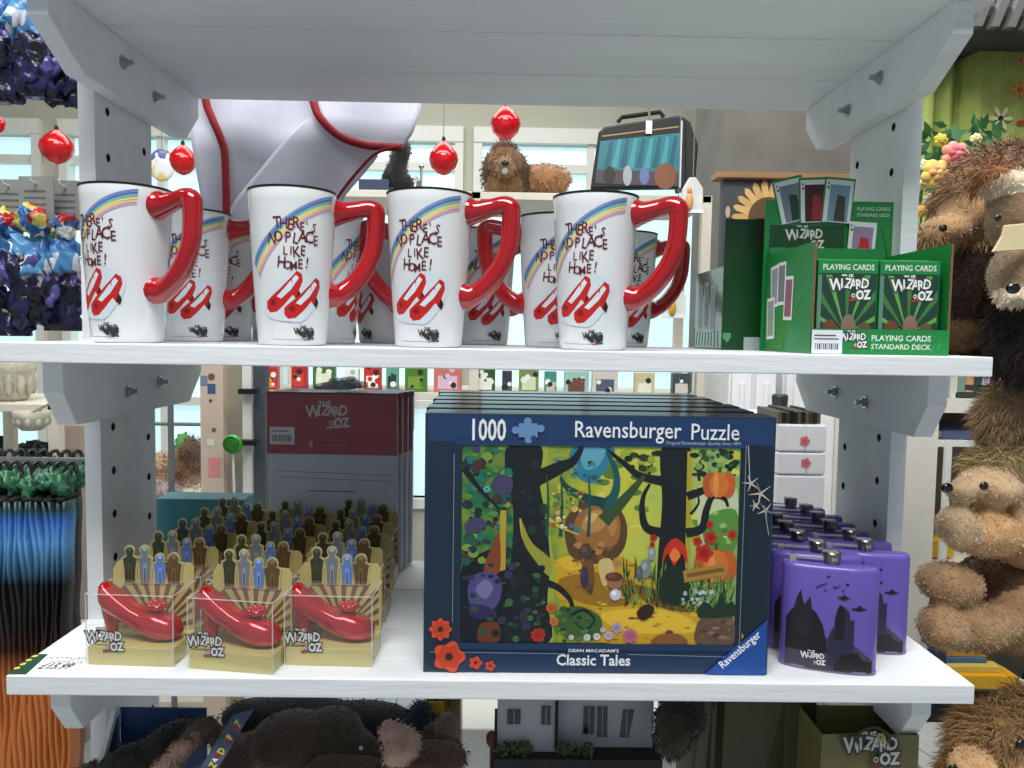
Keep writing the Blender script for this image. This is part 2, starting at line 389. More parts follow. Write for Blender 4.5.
# ------------------------------------------------------------------ jigsaw puzzle boxes
M_boxcard = mat('navy_box_card', (24, 46, 68), .32, coat=.25, var=.05, scale=6)
M_wrap = mat('dark_box_side', (20, 24, 28), .18, coat=.6, var=.1)
def make_puzzle():
    BW, BH, BD = .3690, .2805, .054
    t = empty('puzzle_box', (0, 0, 0))
    bm = bmesh.new(); add_box(bm, -BW/2, BW/2, .004, BD, 0, BH-.002); obj('tray', bm, M_wrap, t, bevel=.001)
    bm = bmesh.new(); add_box(bm, -BW/2-.0015, BW/2+.0015, 0, BD-.012, 0, BH); obj('lid', bm, M_boxcard, t, bevel=.0012)
    return t, BW, BH
pz, BW, BH = make_puzzle()
def puzzle_front(t):
    k = BW/350.
    vk = BH/BW*350/262
    d = Decal(lambda u, v, o: (-BW/2+u, -.0003-o, v), .0000015)
    def q(x, y): return ((x-425)*k, BH-(y-412)*k*vk)
    def P(c, *p): d.poly([q(*a) for a in p], c)
    def L(c, w, *p): d.line([q(a.x, a.y) for a in spline([(x, y, 0) for x, y in p], 5)], w*k, c)
    gold, dk = (196, 180, 60), (14, 26, 30)
    # frame band
    P((26, 58, 100), (427, 414), (774, 414), (774, 440), (427, 440))
    P((20, 42, 62), (427, 440), (455, 440), (455, 671), (427, 671)); P((16, 36, 50), (745, 440), (774, 440), (774, 671), (745, 671))
    P((22, 50, 86), (455, 646), (745, 646), (745, 671), (455, 671))
    # picture: a plain generic woodland with a yellow path
    def S(c, *p):
        pp = [p[-1]]+list(p)+[p[0], p[1]]; out = spline([(x, y, 0) for x, y in pp], 5)[5:-5]
        d.poly([q(a.x, a.y) for a in out[:-1]], c)
    def B(c, w, *p):   # tapering branch
        pts = spline([(x, y, 0) for x, y in p], 6); n = len(pts); d.line([q(a.x, a.y) for a in pts], [w*k*(1-.75*i/(n-1)) for i in range(n)], c)
    def dabs(n, x0, x1, y0, y1, r0, r1, cs, asp=.7):
        for i in range(n):
            x, y = rd.uniform(x0, x1), rd.uniform(y0, y1); r = rd.uniform(r0, r1); x = min(max(x, 461+r), 741-r); y = min(max(y, 443+r), 642-r)
            d.disc(*q(x, y), r*k, rd.choice(cs), 9, ry=r*rd.uniform(asp*.6, asp*1.2)*k)
    rd = random.Random(5)
    rm = ramp_mat('woodland_print', 0, -.08, .20, [(0, (18, 84, 80)), (.22, (40, 110, 60)), (.42, (150, 160, 50)), (.6, (196, 194, 66)), (.8, (176, 190, 84)), (1, (130, 170, 100))], .4, .5, 45)
    P(rm, (461, 443), (741, 443), (741, 642), (461, 642))
    dabs(60, 545, 740, 445, 560, 3, 9, [(150, 170, 50), (190, 190, 60), (110, 140, 50), (206, 204, 100), (86, 120, 50)])
    S((44, 120, 150), (572, 444), (612, 444), (608, 462), (592, 480), (574, 470)); S((90, 160, 180), (580, 446), (604, 446), (598, 462), (584, 466))
    dabs(30, 553, 600, 446, 478, 1.5, 4, [(30, 90, 90), (60, 130, 130), (120, 150, 80), (20, 60, 60)])
    S((190, 204, 160), (700, 482), (736, 478), (738, 540), (712, 546), (700, 520)); S((84, 140, 60), (706, 515), (738, 505), (738, 546), (712, 548)); dabs(16, 700, 738, 500, 545, 1.5, 4, [(150, 180, 90), (200, 206, 150), (180, 80, 40), (60, 120, 50)])
    # path
    S((196, 156, 34), (548, 562), (598, 548), (640, 562), (696, 598), (740, 622), (738, 640), (600, 641), (568, 604), (552, 586))
    S((150, 108, 24), (560, 578), (606, 570), (650, 588), (624, 604), (580, 600)); S((222, 184, 52), (604, 612), (650, 606), (690, 614), (700, 630), (630, 630)); S((120, 84, 20), (640, 582), (700, 602), (690, 610), (650, 600)); S((214, 176, 46), (560, 556), (590, 552), (600, 562), (570, 568))
    dabs(90, 555, 725, 562, 640, 1, 4.5, [(176, 136, 30), (214, 180, 60), (140, 100, 26), (196, 160, 44), (110, 80, 22)], .4)
    # brown boulder
    S((86, 62, 34), (568, 546), (565, 522), (573, 506), (588, 498), (606, 497), (620, 505), (628, 522), (626, 544), (612, 559), (590, 561), (575, 556))
    S((150, 102, 50), (575, 532), (577, 514), (592, 503), (610, 504), (621, 518), (618, 540), (600, 548), (584, 544)); S((182, 134, 74), (582, 524), (590, 509), (603, 508), (606, 522), (594, 530)); S((176, 126, 68), (608, 522), (610, 509), (618, 520), (614, 534)); S((206, 172, 112), (586, 516), (592, 510), (598, 512), (592, 520))
    dabs(20, 574, 622, 540, 562, 2, 5, [(120, 84, 44), (90, 60, 34), (170, 126, 70), (60, 42, 26)]); S((206, 180, 122), (600, 560), (612, 556), (616, 572), (606, 584)); S((110, 74, 40), (584, 560), (594, 558), (596, 584), (584, 586))
    # trees
    P((150, 168, 60), (535, 443), (547, 443), (548, 520), (556, 565), (556, 642), (540, 642))
    S(dk, (507, 444), (540, 444), (539, 480), (546, 515), (551, 560), (549, 600), (552, 641), (500, 641), (502, 600), (511, 560), (513, 510), (505, 470))
    S((8, 18, 30), (462, 566), (480, 552), (502, 550), (514, 600), (506, 641), (462, 641))
    dabs(34, 506, 546, 446, 640, 1.5, 5, [(24, 40, 40), (10, 20, 24), (34, 52, 44), (16, 34, 34)], 1.6)
    B(dk, 17, (532, 478), (556, 466), (572, 458), (581, 444)); B(dk, 8, (545, 580), (560, 586), (572, 598), (578, 614), (586, 606)); B(gold, 4, (546, 514), (560, 524), (580, 532)); B((176, 168, 60), 7, (533, 548), (524, 534), (520, 516)); S((150, 150, 50), (522, 520), (532, 540), (552, 558), (550, 574), (534, 556), (524, 540))
    S(dk, (661, 444), (690, 444), (689, 500), (690, 560), (696, 590), (680, 586), (662, 592), (660, 560), (663, 500)); P((170, 156, 44), (687, 447), (692, 447), (693, 560), (690, 575), (688, 560))
    B(dk, 10, (664, 477), (640, 472), (624, 460), (606, 446)); B(dk, 9, (688, 492), (712, 482), (726, 470), (738, 455)); B(dk, 10, (664, 529), (648, 524), (643, 508), (644, 492), (650, 480)); B(dk, 10, (688, 529), (704, 524), (708, 506), (714, 492), (726, 494), (730, 502)); B(dk, 3, (700, 476), (698, 462), (704, 450)); B(dk, 3, (692, 510), (700, 498), (696, 486), (690, 488))
    B((50, 76, 44), 15, (604, 518), (626, 494), (644, 472)); B((24, 84, 84), 12, (600, 504), (614, 492), (616, 470), (606, 448)); B((18, 62, 60), 11, (606, 500), (584, 494), (566, 484), (560, 474))
    for x in (547, 561, 589): B((26, 76, 66), 4, (x, 534), (x+1, 500), (x-1, 472))
    dabs(46, 552, 584, 486, 530, 1, 3, [(206, 170, 80), (176, 80, 50), (220, 206, 166), (80, 130, 70), (36, 60, 54), (60, 110, 140)], 1)
    dabs(40, 692, 738, 445, 470, 1.5, 5, [(20, 50, 36), (40, 84, 50), (14, 34, 28), (120, 160, 80)])
    dabs(20, 622, 660, 448, 470, 1.5, 5, [(40, 60, 30), (20, 34, 26), (150, 160, 50)])
    # undergrowth on the left
    dabs(120, 463, 508, 446, 560, 1.5, 6, [(30, 84, 70), (18, 48, 52), (86, 130, 60), (64, 60, 96), (14, 34, 44), (70, 44, 46), (24, 110, 100), (120, 150, 60)], .9)
    P((176, 150, 50), (500, 508), (506, 508), (506, 568), (499, 570)); S((126, 62, 34), (484, 570), (492, 544), (499, 530), (500, 570)); S((74, 70, 124), (468, 586), (474, 574), (490, 570), (502, 580), (500, 600), (488, 612), (472, 606)); S((112, 108, 160), (476, 588), (486, 578), (494, 586), (486, 598)); S((40, 38, 80), (470, 604), (490, 606), (498, 616), (474, 618)); S((100, 52, 30), (480, 641), (481, 624), (499, 622), (500, 641))
    S((66, 62, 98), (490, 482), (500, 472), (512, 478), (508, 490), (496, 492)); S((66, 62, 98), (464, 524), (472, 516), (484, 518), (482, 528), (470, 532)); B(dk, 7, (463, 466), (478, 486), (498, 506)); d.flower(*q(486, 487), 4*k, (80, 170, 150), (40, 90, 80))
    dabs(60, 463, 548, 560, 640, 1.2, 5, [(20, 56, 44), (34, 80, 50), (12, 28, 30), (60, 100, 60), (50, 46, 80)], .9)
    # pumpkins, poppies, grass, signpost
    for (x, y, r) in ((720, 480, 16), (719, 562, 21)):
        for dx, w_, c in ((-.55, .5, (178, 84, 34)), (.55, .5, (186, 92, 36)), (0, .62, (206, 112, 46)), (-.2, .18, (222, 140, 70))): d.disc(*q(x+dx*r, y), r*w_*k, c, 14, ry=r*.82*k)
        B((60, 70, 30), 3, (x, y-r*.8), (x+1, y-r*1.15))
    S((190, 44, 24), (665, 560), (667, 544), (677, 534), (688, 543), (690, 560), (684, 550), (677, 562), (670, 550)); S((230, 120, 50), (672, 552), (677, 544), (683, 552), (677, 558))
    for (x, y, r) in ((707, 549, 10), (700, 537, 5), (713, 533, 7), (655, 534, 4), (654, 541, 3), (735, 530, 5), (712, 520, 4)): d.flower(*q(x, y), r*k, (186, 36, 22), (90, 16, 12), 5); d.disc(*q(x, y), r*.5*k, (150, 24, 18), 9)
    for i in range(190):
        x = rd.uniform(625, 738); y = rd.uniform(568, 604) + (x-625)*.10; c = rd.choice([(24, 64, 34), (50, 100, 44), (84, 134, 64), (16, 42, 30), (120, 150, 70)])
        d.line([q(x, y), q(x+rd.uniform(-5, 5), y-rd.uniform(6, 20))], [1.8*k, .3*k], c)
    S((24, 40, 30), (664, 598), (664, 574), (672, 562), (684, 564), (692, 580), (690, 600)); P((164, 128, 50), (686, 567), (729, 559), (731, 571), (688, 579)); P((120, 84, 30), (690, 570), (727, 563), (728, 567), (690, 574))
    for i in range(34): d.flower(*q(rd.uniform(686, 716), rd.uniform(586, 602)), 1.9*k, rd.choice([(196, 204, 220), (160, 176, 190), (120, 150, 100)]), (120, 140, 90), 5)
    S((96, 74, 58), (703, 641), (702, 622), (712, 613), (736, 612), (740, 641)); dabs(14, 706, 738, 616, 638, 1.5, 5, [(120, 92, 74), (70, 56, 44), (140, 110, 84)], .6); S((24, 50, 30), (703, 606), (709, 598), (718, 604), (722, 598), (727, 588), (731, 600), (738, 598), (740, 612), (706, 615))
    S((56, 92, 44), (560, 612), (580, 604), (602, 614), (604, 630), (588, 638), (566, 634)); B(dk, 4, (572, 614), (586, 608), (597, 618), (588, 628), (576, 620)); dabs(30, 556, 606, 606, 640, 1, 3.5, [(40, 74, 36), (84, 120, 54), (30, 54, 30)])
    for (x, y, r, c) in ((540, 634, 8, (176, 40, 28)), (553, 606, 6, (196, 96, 44)), (556, 620, 5, (206, 110, 56)), (634, 634, 8, (190, 96, 134)), (620, 626, 6, (170, 150, 180)), (612, 634, 5, (186, 176, 196)), (600, 635, 4, (214, 214, 200)), (590, 636, 4, (214, 214, 200)), (574, 636, 3, (206, 206, 206)), (606, 628, 3, (200, 190, 206)), (674, 632, 5, (80, 44, 100))):
        d.flower(*q(x, y), r*k, c, (c[0]//2, c[1]//2, c[2]//2), 9); d.disc(*q(x, y), r*.55*k, tuple(int(v*.86) for v in c), 9)
    S((130, 84, 42), (656, 641), (666, 632), (684, 632), (692, 641)); S((50, 28, 20), (640, 610), (648, 602), (657, 604), (656, 612), (646, 618))
    # small plain stones along the path
    for (x, y, rx, ry, c) in ((587, 548, 6, 8, (80, 58, 50)), (617, 578, 8, 9, (150, 104, 76)), (616, 574, 9, 5, (96, 52, 34)), (618, 592, 6, 6, (190, 196, 206)), (648, 565, 6, 10, (120, 132, 132)), (654, 550, 4, 7, (130, 146, 146)), (642, 570, 3, 8, (80, 92, 92)), (586, 574, 4, 10, (50, 46, 78)), (592, 586, 3, 5, (70, 60, 50))):
        d.disc(*q(x, y), rx*k, c, 14, ry=ry*k); d.disc(*q(x-rx*.25, y-ry*.25), rx*.45*k, tuple(min(255, int(v*1.2)+8) for v in c), 9, ry=ry*.4*k)
    P((22, 50, 86), (452, 642.3), (747, 642.3), (747, 649), (452, 649)); P((20, 42, 62), (452, 440), (460.7, 440), (460.7, 646), (452, 646)); P((16, 36, 50), (741.3, 440), (748, 440), (748, 646), (741.3, 646)); P((26, 58, 100), (455, 438), (745, 438), (745, 443), (455, 443))
    # thin silver frame
    g = (120, 140, 150)
    for a, b in (((453, 452), (453, 622)), ((746, 440), (746, 642)), ((430, 652), (568, 653)), ((632, 653), (746, 655))): d.line([q(*a), q(*b)], .7*k, g)
    # poppies and leaves
    for x, y, r, n in ((441, 629, 12, 8), (450, 657, 17, 5), (477, 663, 7, 5), (492, 666, 5.5, 5)):
        d.flower(*q(x, y), r*k, (214, 80, 42), (60, 24, 16), n); d.flower(*q(x, y), r*.8*k, (196, 62, 34), (50, 30, 20), n+1)
    for (x, y, s) in ((752, 478, 1), (762, 488, 1.4), (768, 505, 1), (757, 500, .7)):
        for a in range(5): d.line([q(x, y), q(x+9*s*math.cos(a*1.3+x), y+9*s*math.sin(a*1.3+x))], [2.4*k, .4*k], rd.choice([(170, 176, 172), (120, 130, 130), (200, 180, 160)]))
    d.line([q(748, 440), q(751, 478)], .8*k, (180, 190, 200)); d.line([q(766, 500), q(772, 530)], .9*k, (150, 150, 150))
    # words
    wt = (226, 232, 238)
    d.text('1000', *q(486, 438), 30*k, wt, .02, .62)
    # jigsaw-piece emblem
    d.rect(*q(517, 435), *q(536, 421), (100, 138, 184))
    for x, y in ((526, 419), (514, 428), (539, 426), (527, 437)): d.disc(*q(x, y), 4*k, (100, 138, 184), 10)
    d.disc(*q(532, 436), 3*k, (26, 58, 100), 9)
    d.text('Ravensburger', *q(626, 434), 23.5*k, wt, .008, .83); d.text('Puzzle', *q(714, 435), 23.5*k, wt, .004, .84)
    d.text('Original Ravensburger Quality Since 1891', *q(703, 440), 5*k, (170, 185, 200), 0, .9)
    d.text('DEAN MACADAM\'S', *q(597, 651), 4.6*k, wt, .02, 1.3)
    d.text('Classic Tales', *q(597, 664.5), 16*k, wt, .022, .92)
    P((24, 76, 156), (711, 673), (774, 616), (774, 673))
    d.text('Ravensburger', *q(749, 650), 11.5*k, (240, 244, 248), .015, .82, R_(42))
    return d.build('front_print', t)
pf = puzzle_front(pz)
px0 = WX(424.5, .797, 672)+BW/2
PZ = [('foremost dark blue jigsaw puzzle box with a woodland picture on its front'), 'second dark jigsaw box of the row, its top edge just behind the foremost box',
      'third jigsaw box of the row, counted from the foremost box with the picture', 'fourth jigsaw box of the row, counted from the foremost box', 'fifth jigsaw box of the row, last but one before the back', 'rearmost jigsaw box of the row, beside the back of the shelf']
for i in range(6):
    o = pz if i == 0 else dup(pz)
    o.location = (px0 - (.003 if i % 2 else 0) - i*.0015, .797+i*.0575, ZL); o.rotation_euler = (0, 0, R_(.25))
    tag(o, PZ[i], 'puzzle box', 'jigsaw puzzle boxes')
# ------------------------------------------------------------------ chocolate slipper boxes
M_gold = mat('gold_card', (196, 184, 118), .38, metal=.15, coat=.3, var=.06, scale=14)
M_ray = mat('brown_gold_card', (150, 118, 70), .4, metal=.1, var=.05)
M_redfoil = mat('red_foil', (184, 10, 26), .18, metal=.35, coat=.6, var=.08, scale=30, bump=.15, bscale=60)
M_clear = mat('clear_plastic', (235, 240, 242), .04, var=0, alpha=.07)
def make_choc():
    t = empty('chocolate_box', (0, 0, 0)); w, h, dp = .094, .078, .052; bh = .020
    bm = bmesh.new(); add_box(bm, -w/2, w/2, 0, dp, 0, bh); obj('base', bm, M_gold, t, bevel=.0006)
    # back card with rays, shoulders and the cut-out row on top
    bm = bmesh.new()
    pts = [(-w/2, bh), (w/2, bh), (w/2, h+.016), (w/2-.004, h+.021), (.034, h+.021), (.030, h+.012), (-.028, h+.012), (-.036, h+.021), (-w/2+.006, h+.021), (-w/2, h+.012)]
    add_prism(bm, pts, 'y', dp-.0012, dp); obj('back_card', bm, M_gold, t)
    d = Decal(lambda u, v, o: (u, dp-.0014-o, v), .0001)
    for k in range(13):
        a = R_(8+k*13.6); c, s = math.cos(a), math.sin(a); r0, r1 = .012, .062
        def cl(u, v): return (max(-w/2+.002, min(w/2-.002, u)), max(bh+.002, min(h-.001, v)))
        ux, vy = .004, .022
        d.poly([cl(ux+r0*math.cos(a-.05), vy+r0*math.sin(a-.05)), cl(ux+r1*math.cos(a-.055), vy+r1*math.sin(a-.055)), cl(ux+r1*math.cos(a+.055), vy+r1*math.sin(a+.055)), cl(ux+r0*math.cos(a+.05), vy+r0*math.sin(a+.05))], (112, 76, 44))
    d.build('ray_print', t)
    # plain peg-figure silhouettes cut from card, gold rimmed
    figs = [(-.0265, .044, (52, 60, 44), .0105), (-.009, .045, (112, 122, 128), .0100), (.0085, .036, (92, 124, 180), .0100), (.0245, .037, (90, 72, 42), .0125)]
    cr = bmesh.new(); pd = Decal(lambda u, v, o: (u, dp-.0028-o, v), .0001)
    def peg(u, z0, hh, ww):
        r = ww*.46; P = [(u-ww*.55, z0), (u+ww*.55, z0), (u+ww*.62, z0+hh*.4), (u+ww*.75, z0+hh*.66), (u+r*.7, z0+hh*.74)]
        P += [(u+r*math.cos(a), z0+hh-r+r*math.sin(a)) for a in [R_(-30+i*24) for i in range(11)]]
        return P + [(u-r*.7, z0+hh*.74), (u-ww*.75, z0+hh*.66), (u-ww*.62, z0+hh*.4)]
    for u, hh, c, ww in figs:
        add_prism(cr, peg(u, h-.004, hh, ww+.003), 'y', dp-.0026, dp-.0013)
        pd.poly(peg(u, h-.003, hh-.003, ww), c); pd.rect(u-ww*.2, h-.001, u+ww*.2, h+hh*.42, tuple(min(255, int(x*1.25)) for x in c)); pd.disc(u, h+hh-.0085, ww*.26, tuple(min(255, int(x*1.35)+12) for x in c), 10)
        pd.rect(u-.0006, h-.003, u+.0006, h+hh*.3, (20, 20, 18))
    obj('cutout_figures', cr, M_gold, t); pd.build('figure_print', t)
    # the shoe: heel to the left, toe to the right
    bm = bmesh.new(); rings = []
    S_ = [(x*1.03-.001, a*1.06, b*1.08, c*1.05) for x, a, b, c in [(-.044, .050, .058, .006), (-.042, .038, .0605, .0105), (-.037, .031, .0605, .0125), (-.030, .0265, .057, .013), (-.020, .021, .050, .0125), (-.008, .0135, .0415, .0125), (.004, .0075, .036, .014), (.014, .004, .0335, .0155), (.024, .0025, .030, .016), (.034, .003, .026, .0145), (.041, .005, .021, .010), (.0445, .009, .016, .004)]]
    cy = .026; n = 16
    for x, z0, z1, hw in S_:
        zc, hz = (z0+z1)/2, (z1-z0)/2; ring = []
        for i in range(n):
            a = 2*math.pi*i/n; uu, vv = math.cos(a), math.sin(a)
            uu = math.copysign(abs(uu)**.8, uu); vv = math.copysign(abs(vv)**.8, vv)
            zz = zc+hz*vv
            if vv > .3 and -.036 < x < .012: zz -= .010*(1-abs(uu))*(1 if x > -.03 else .6)   # hollow of the opening
            ring.append(bm.verts.new((x, cy+hw*uu, bh+zz-.0025)))
        rings.append(ring)
    for a, b in zip(rings, rings[1:]):
        for i in range(n): bm.faces.new((a[i], b[i], b[(i+1) % n], a[(i+1) % n]))
    bm.faces.new(rings[0]); bm.faces.new(rings[-1][::-1])
    add_lathe(bm, [(.0055, -.001), (.006, .004), (.0075, .018), (.010, .032), (.0115, .042)], 12, (-.035, cy, bh))
    add_blob(bm, (.016, cy, bh+.0372), (.0115, .011, .0045), 14, .3, 30, seed=3)
    for k in range(9): add_blob(bm, (.016+.008*math.cos(k*.7), cy+.008*math.sin(k*.7), bh+.0400), (.0032, .0032, .0022), 8)
    obj('foil_slipper', bm, M_redfoil, t, smooth=True)
    # clear cover
    bm = bmesh.new(); add_box(bm, -w/2-.0006, w/2+.0006, -.0006, dp, 0.0008, h)
    cv = obj('clear_cover', bm, M_clear, t)
    bm = bmesh.new(); e = .0005; a, b = -w/2-.0008, w/2+.0008
    for x in (a, b):
        add_box(bm, x-e, x+e, -.0010-e, -.0010+e, .001, h); add_box(bm, x-e, x+e, -.001, dp, h-e, h+e)
    add_box(bm, a, b, -.0010-e, -.0010+e, h-e, h+e); obj('edge_highlight', bm, mat('clear_edge_highlight', (225, 232, 232), .1, var=0, alpha=.42), cv)  # edges of the clear cover, their faint highlight put into the pale colour
    d = Decal(lambda u, v, o: (u, -.0008-o, v), .0001); d.logo(-.026, .0262, .036, (205, 205, 205), (40, 40, 40), (190, 60, 100)); d.build('title_print', t)
    return t
ch0 = make_choc()
n = 0
ROWW = ['front row', 'second row', 'third row', 'fourth row', 'rear row']
CW = ['left', 'middle', 'right']
for r in range(5):
    for c, (px, py, rz) in enumerate(((130.5, 664, -3), (234.5, 669, -8), (327.5, 662, -2))):
        Y = .805+r*.064+(0, -.012, .004)[c]; x = WX(px, .805, py)*1.0 + (0, .0, .0)[c]
        if r: x += (.004*r, -.001*r, -.004*r)[c]*1.0+.002*math.sin(r*3+c)
        o = ch0 if n == 0 else dup(ch0); n += 1
        o.location = (x, Y, ZL); o.rotation_euler = (0, 0, R_(rz if r == 0 else rz*.3+math.sin(r*5+c)*1.5))
        if r == 0: lab = ['clear gift box with red foil slipper, nearest the left post, in front', 'front gift box with red foil slipper, turned slightly, between the other two', 'front gift box with red foil slipper nearest the jigsaw box'][c]
        else: lab = 'slipper gift box in the %s of the %s column, mostly its cut-out top showing' % (ROWW[r], CW[c])
        tag(o, lab, 'gift box', 'slipper gift boxes')
# ------------------------------------------------------------------ hip flasks
M_purple = mat('purple_paint', (104, 84, 176), .32, coat=.3, var=.02)
M_steel = mat('brushed_steel', (205, 205, 210), .28, metal=.8, var=.08)
M_cap = mat('dark_steel', (136, 138, 134), .25, metal=.9, var=.1)
def make_flask():
    t = empty('hip_flask', (0, 0, 0)); w, h, dd = .100, .118, .022
    def prof(ins=0):
        out = []; r = .010-ins; ww = w/2-ins; d2 = dd/2-ins; bow = .005
        N = 28
        for i in range(N):
            a = 2*math.pi*i/N; c, s_ = math.cos(a), math.sin(a)
            x = ww*math.copysign(abs(c)**.42, c); y = d2*math.copysign(abs(s_)**.62, s_)
            out.append((x, y + bow*(x/ww)**2 - bow*.5))
        return out
    bm = bmesh.new(); rings = []
    for z, ins in ((.0006, .003), (.003, .0006), (.006, 0), (h-.006, 0), (h-.002, .001), (h, .0045)):
        rings.append([bm.verts.new((x, y, z)) for x, y in prof(ins)])
    for a, b in zip(rings, rings[1:]):
        m = len(a)
        for i in range(m): bm.faces.new((a[i], a[(i+1) % m], b[(i+1) % m], b[i])).material_index = 0
    bm.faces.new(rings[0][::-1]).material_index = 0; bm.faces.new(rings[-1])
    obj('body', bm, M_purple, t, smooth=True)
    bm = bmesh.new(); rings = []
    for z, ins in ((-.0, .0035), (.0005, -.0002), (.0042, -.0006), (.005, .0008)):
        rings.append([bm.verts.new((x, y, z)) for x, y in prof(ins)])
    for a, b in zip(rings, rings[1:]):
        m = len(a)
        for i in range(m): bm.faces.new((a[i], a[(i+1) % m], b[(i+1) % m], b[i]))
    bm.faces.new(rings[0][::-1]); bm.faces.new(rings[-1]); obj('base_rim', bm, mat('mauve_rim', (128, 116, 150), .35, metal=.3, var=.02), t, smooth=False)
    cx = .001
    bm = bmesh.new(); add_lathe(bm, [(.0075, h-.002), (.0075, h+.003), (.0092, h+.0032), (.0095, h+.012), (.0085, h+.0135)], 20, (cx, 0, 0)); cap = obj('cap', bm, M_cap, t)
    d = Decal(lambda u, v, o: (cx+.0096*math.sin(u/.0096), -(.0097+o)*math.cos(u/.0096), v), .0001); [d.line([(-.0005+k*.0012, h+.0048+(k % 2)*.0006), (-.0005+k*.0012, h+.0088-(k % 3)*.0005)], .0005, (200, 202, 200)) for k in range(5)]; d.build('engraving', cap)
    bm = bmesh.new()
    add_box(bm, cx-.042, cx-.007, -.0028, .0028, h+.0035, h+.0052); add_box(bm, cx-.044, cx-.037, -.004, .004, h-.003, h+.006); add_box(bm, cx-.010, cx+.006, -.003, .003, h+.0125, h+.0145)
    add_tube(bm, [(cx-.04, -.005, h+.003), (cx-.04, .005, h+.003)], .0022, 8); obj('cap_arm', bm, M_steel, t, bevel=.0003)
    # printed castle on a hill with bats
    def fm(u, v, o):
        x = u; return (x, -dd/2 + .005*(x/(w/2))**2 - .0025 + (dd/2)*(1-(1-min(1, abs(x/(w/2)))**2.38)**.30)*.55 - .0006-o, v)
    d = Decal(fm, .00005, .004); k = .100/100
    def q(x, y): return ((x-827)*k*.99, h-(y-562)*k*1.03)
    bk, gy, bl = (16, 15, 20), (64, 58, 76), (36, 36, 66)
    def strip(c, xs, lo, hi):   # area between two curves, in narrow vertical slices so that it follows the curved front
        vs = []
        for x in xs: vs += [q(x, lo(x)), q(x, hi(x))]
        d.faces(vs, [(2*i, 2*i+2, 2*i+3, 2*i+1) for i in range(len(xs)-1)], c)
    def interp(pp): return lambda x: next((a[1]+(b[1]-a[1])*(x-a[0])/(b[0]-a[0]) for a, b in zip(pp, pp[1:]) if a[0] <= x <= b[0]), pp[-1][1])
    xs = [782+i*2 for i in range(46)]
    strip(gy, xs, lambda x: 674, interp([(782, 636), (800, 642), (820, 640), (840, 634), (872, 660), (874, 662)]))
    xs2 = [782+i*2 for i in range(23)]
    strip(bk, xs2, lambda x: 656, interp([(782, 622), (788, 612), (800, 606), (812, 612), (820, 626), (827, 656)]))     # dark crag on the left
    strip((26, 26, 32), xs2[2:14], lambda x: 640, interp([(786, 626), (792, 600), (796, 590), (800, 606), (806, 596), (810, 620)]))
    xs3 = [826+i*2 for i in range(14)]
    strip(bl, xs3, lambda x: 668, interp([(826, 640), (829, 628), (833, 626), (834, 612), (836, 604), (840, 603), (846, 608), (848, 618), (852, 617), (852.5, 640)]))
    strip(bk, xs3[3:9], lambda x: 640, interp([(832, 618), (835, 603), (838, 602), (842, 608)]))
    strip(bk, [832+i*2 for i in range(21)], lambda x: 673, interp([(832, 668), (840, 655), (856, 652), (862, 660), (872, 662), (873, 668)]))
    rd = random.Random(3)
    for i in range(12):
        x, y, r = rd.uniform(812, 850), rd.uniform(572, 588), rd.uniform(1.2, 2.6); d.poly([q(x-r, y), q(x, y-.8), q(x+r, y-.4), q(x, y+.9)], bk)
    for x, y, r in ((840, 594, 7), (856, 605, 9)): d.poly([q(x-r, y), q(x-r*.2, y-1.5), q(x+.5, y-r*.5), q(x+r*.4, y-1.2), q(x+r, y), q(x, y+2.4)], bk)
    d.logo(*q(812, 663), 22*k, (230, 230, 232), (60, 50, 70), (180, 60, 90))
    d.build('front_print', t)
    return t
fl0 = make_flask(); n = 0
FW = ['second', 'third', 'fourth', 'fifth', 'sixth', 'rearmost']
for c, (pxf, pyf, Y0, rz) in enumerate(((826, 674, .818, -17), (859, 659, .872, -14))):
    x0 = WX(pxf, Y0, pyf)
    for r in range(6):
        o = fl0 if n == 0 else dup(fl0); n += 1
        o.location = (x0+.003*math.sin(r*2.1), Y0+r*.045, ZL); o.rotation_euler = (0, 0, R_(rz*(1 if r == 0 else .8)))
        if r == 0: lab = ['purple hip flask in full view beside the jigsaw box, castle printed on it', 'purple hip flask partly behind the foremost one, next to the right post'][c]
        else: lab = '%s purple hip flask of the %s file, mainly its dark cap visible' % (FW[r-1], ['left', 'right'][c])
        tag(o, lab, 'flask', 'purple hip flasks')
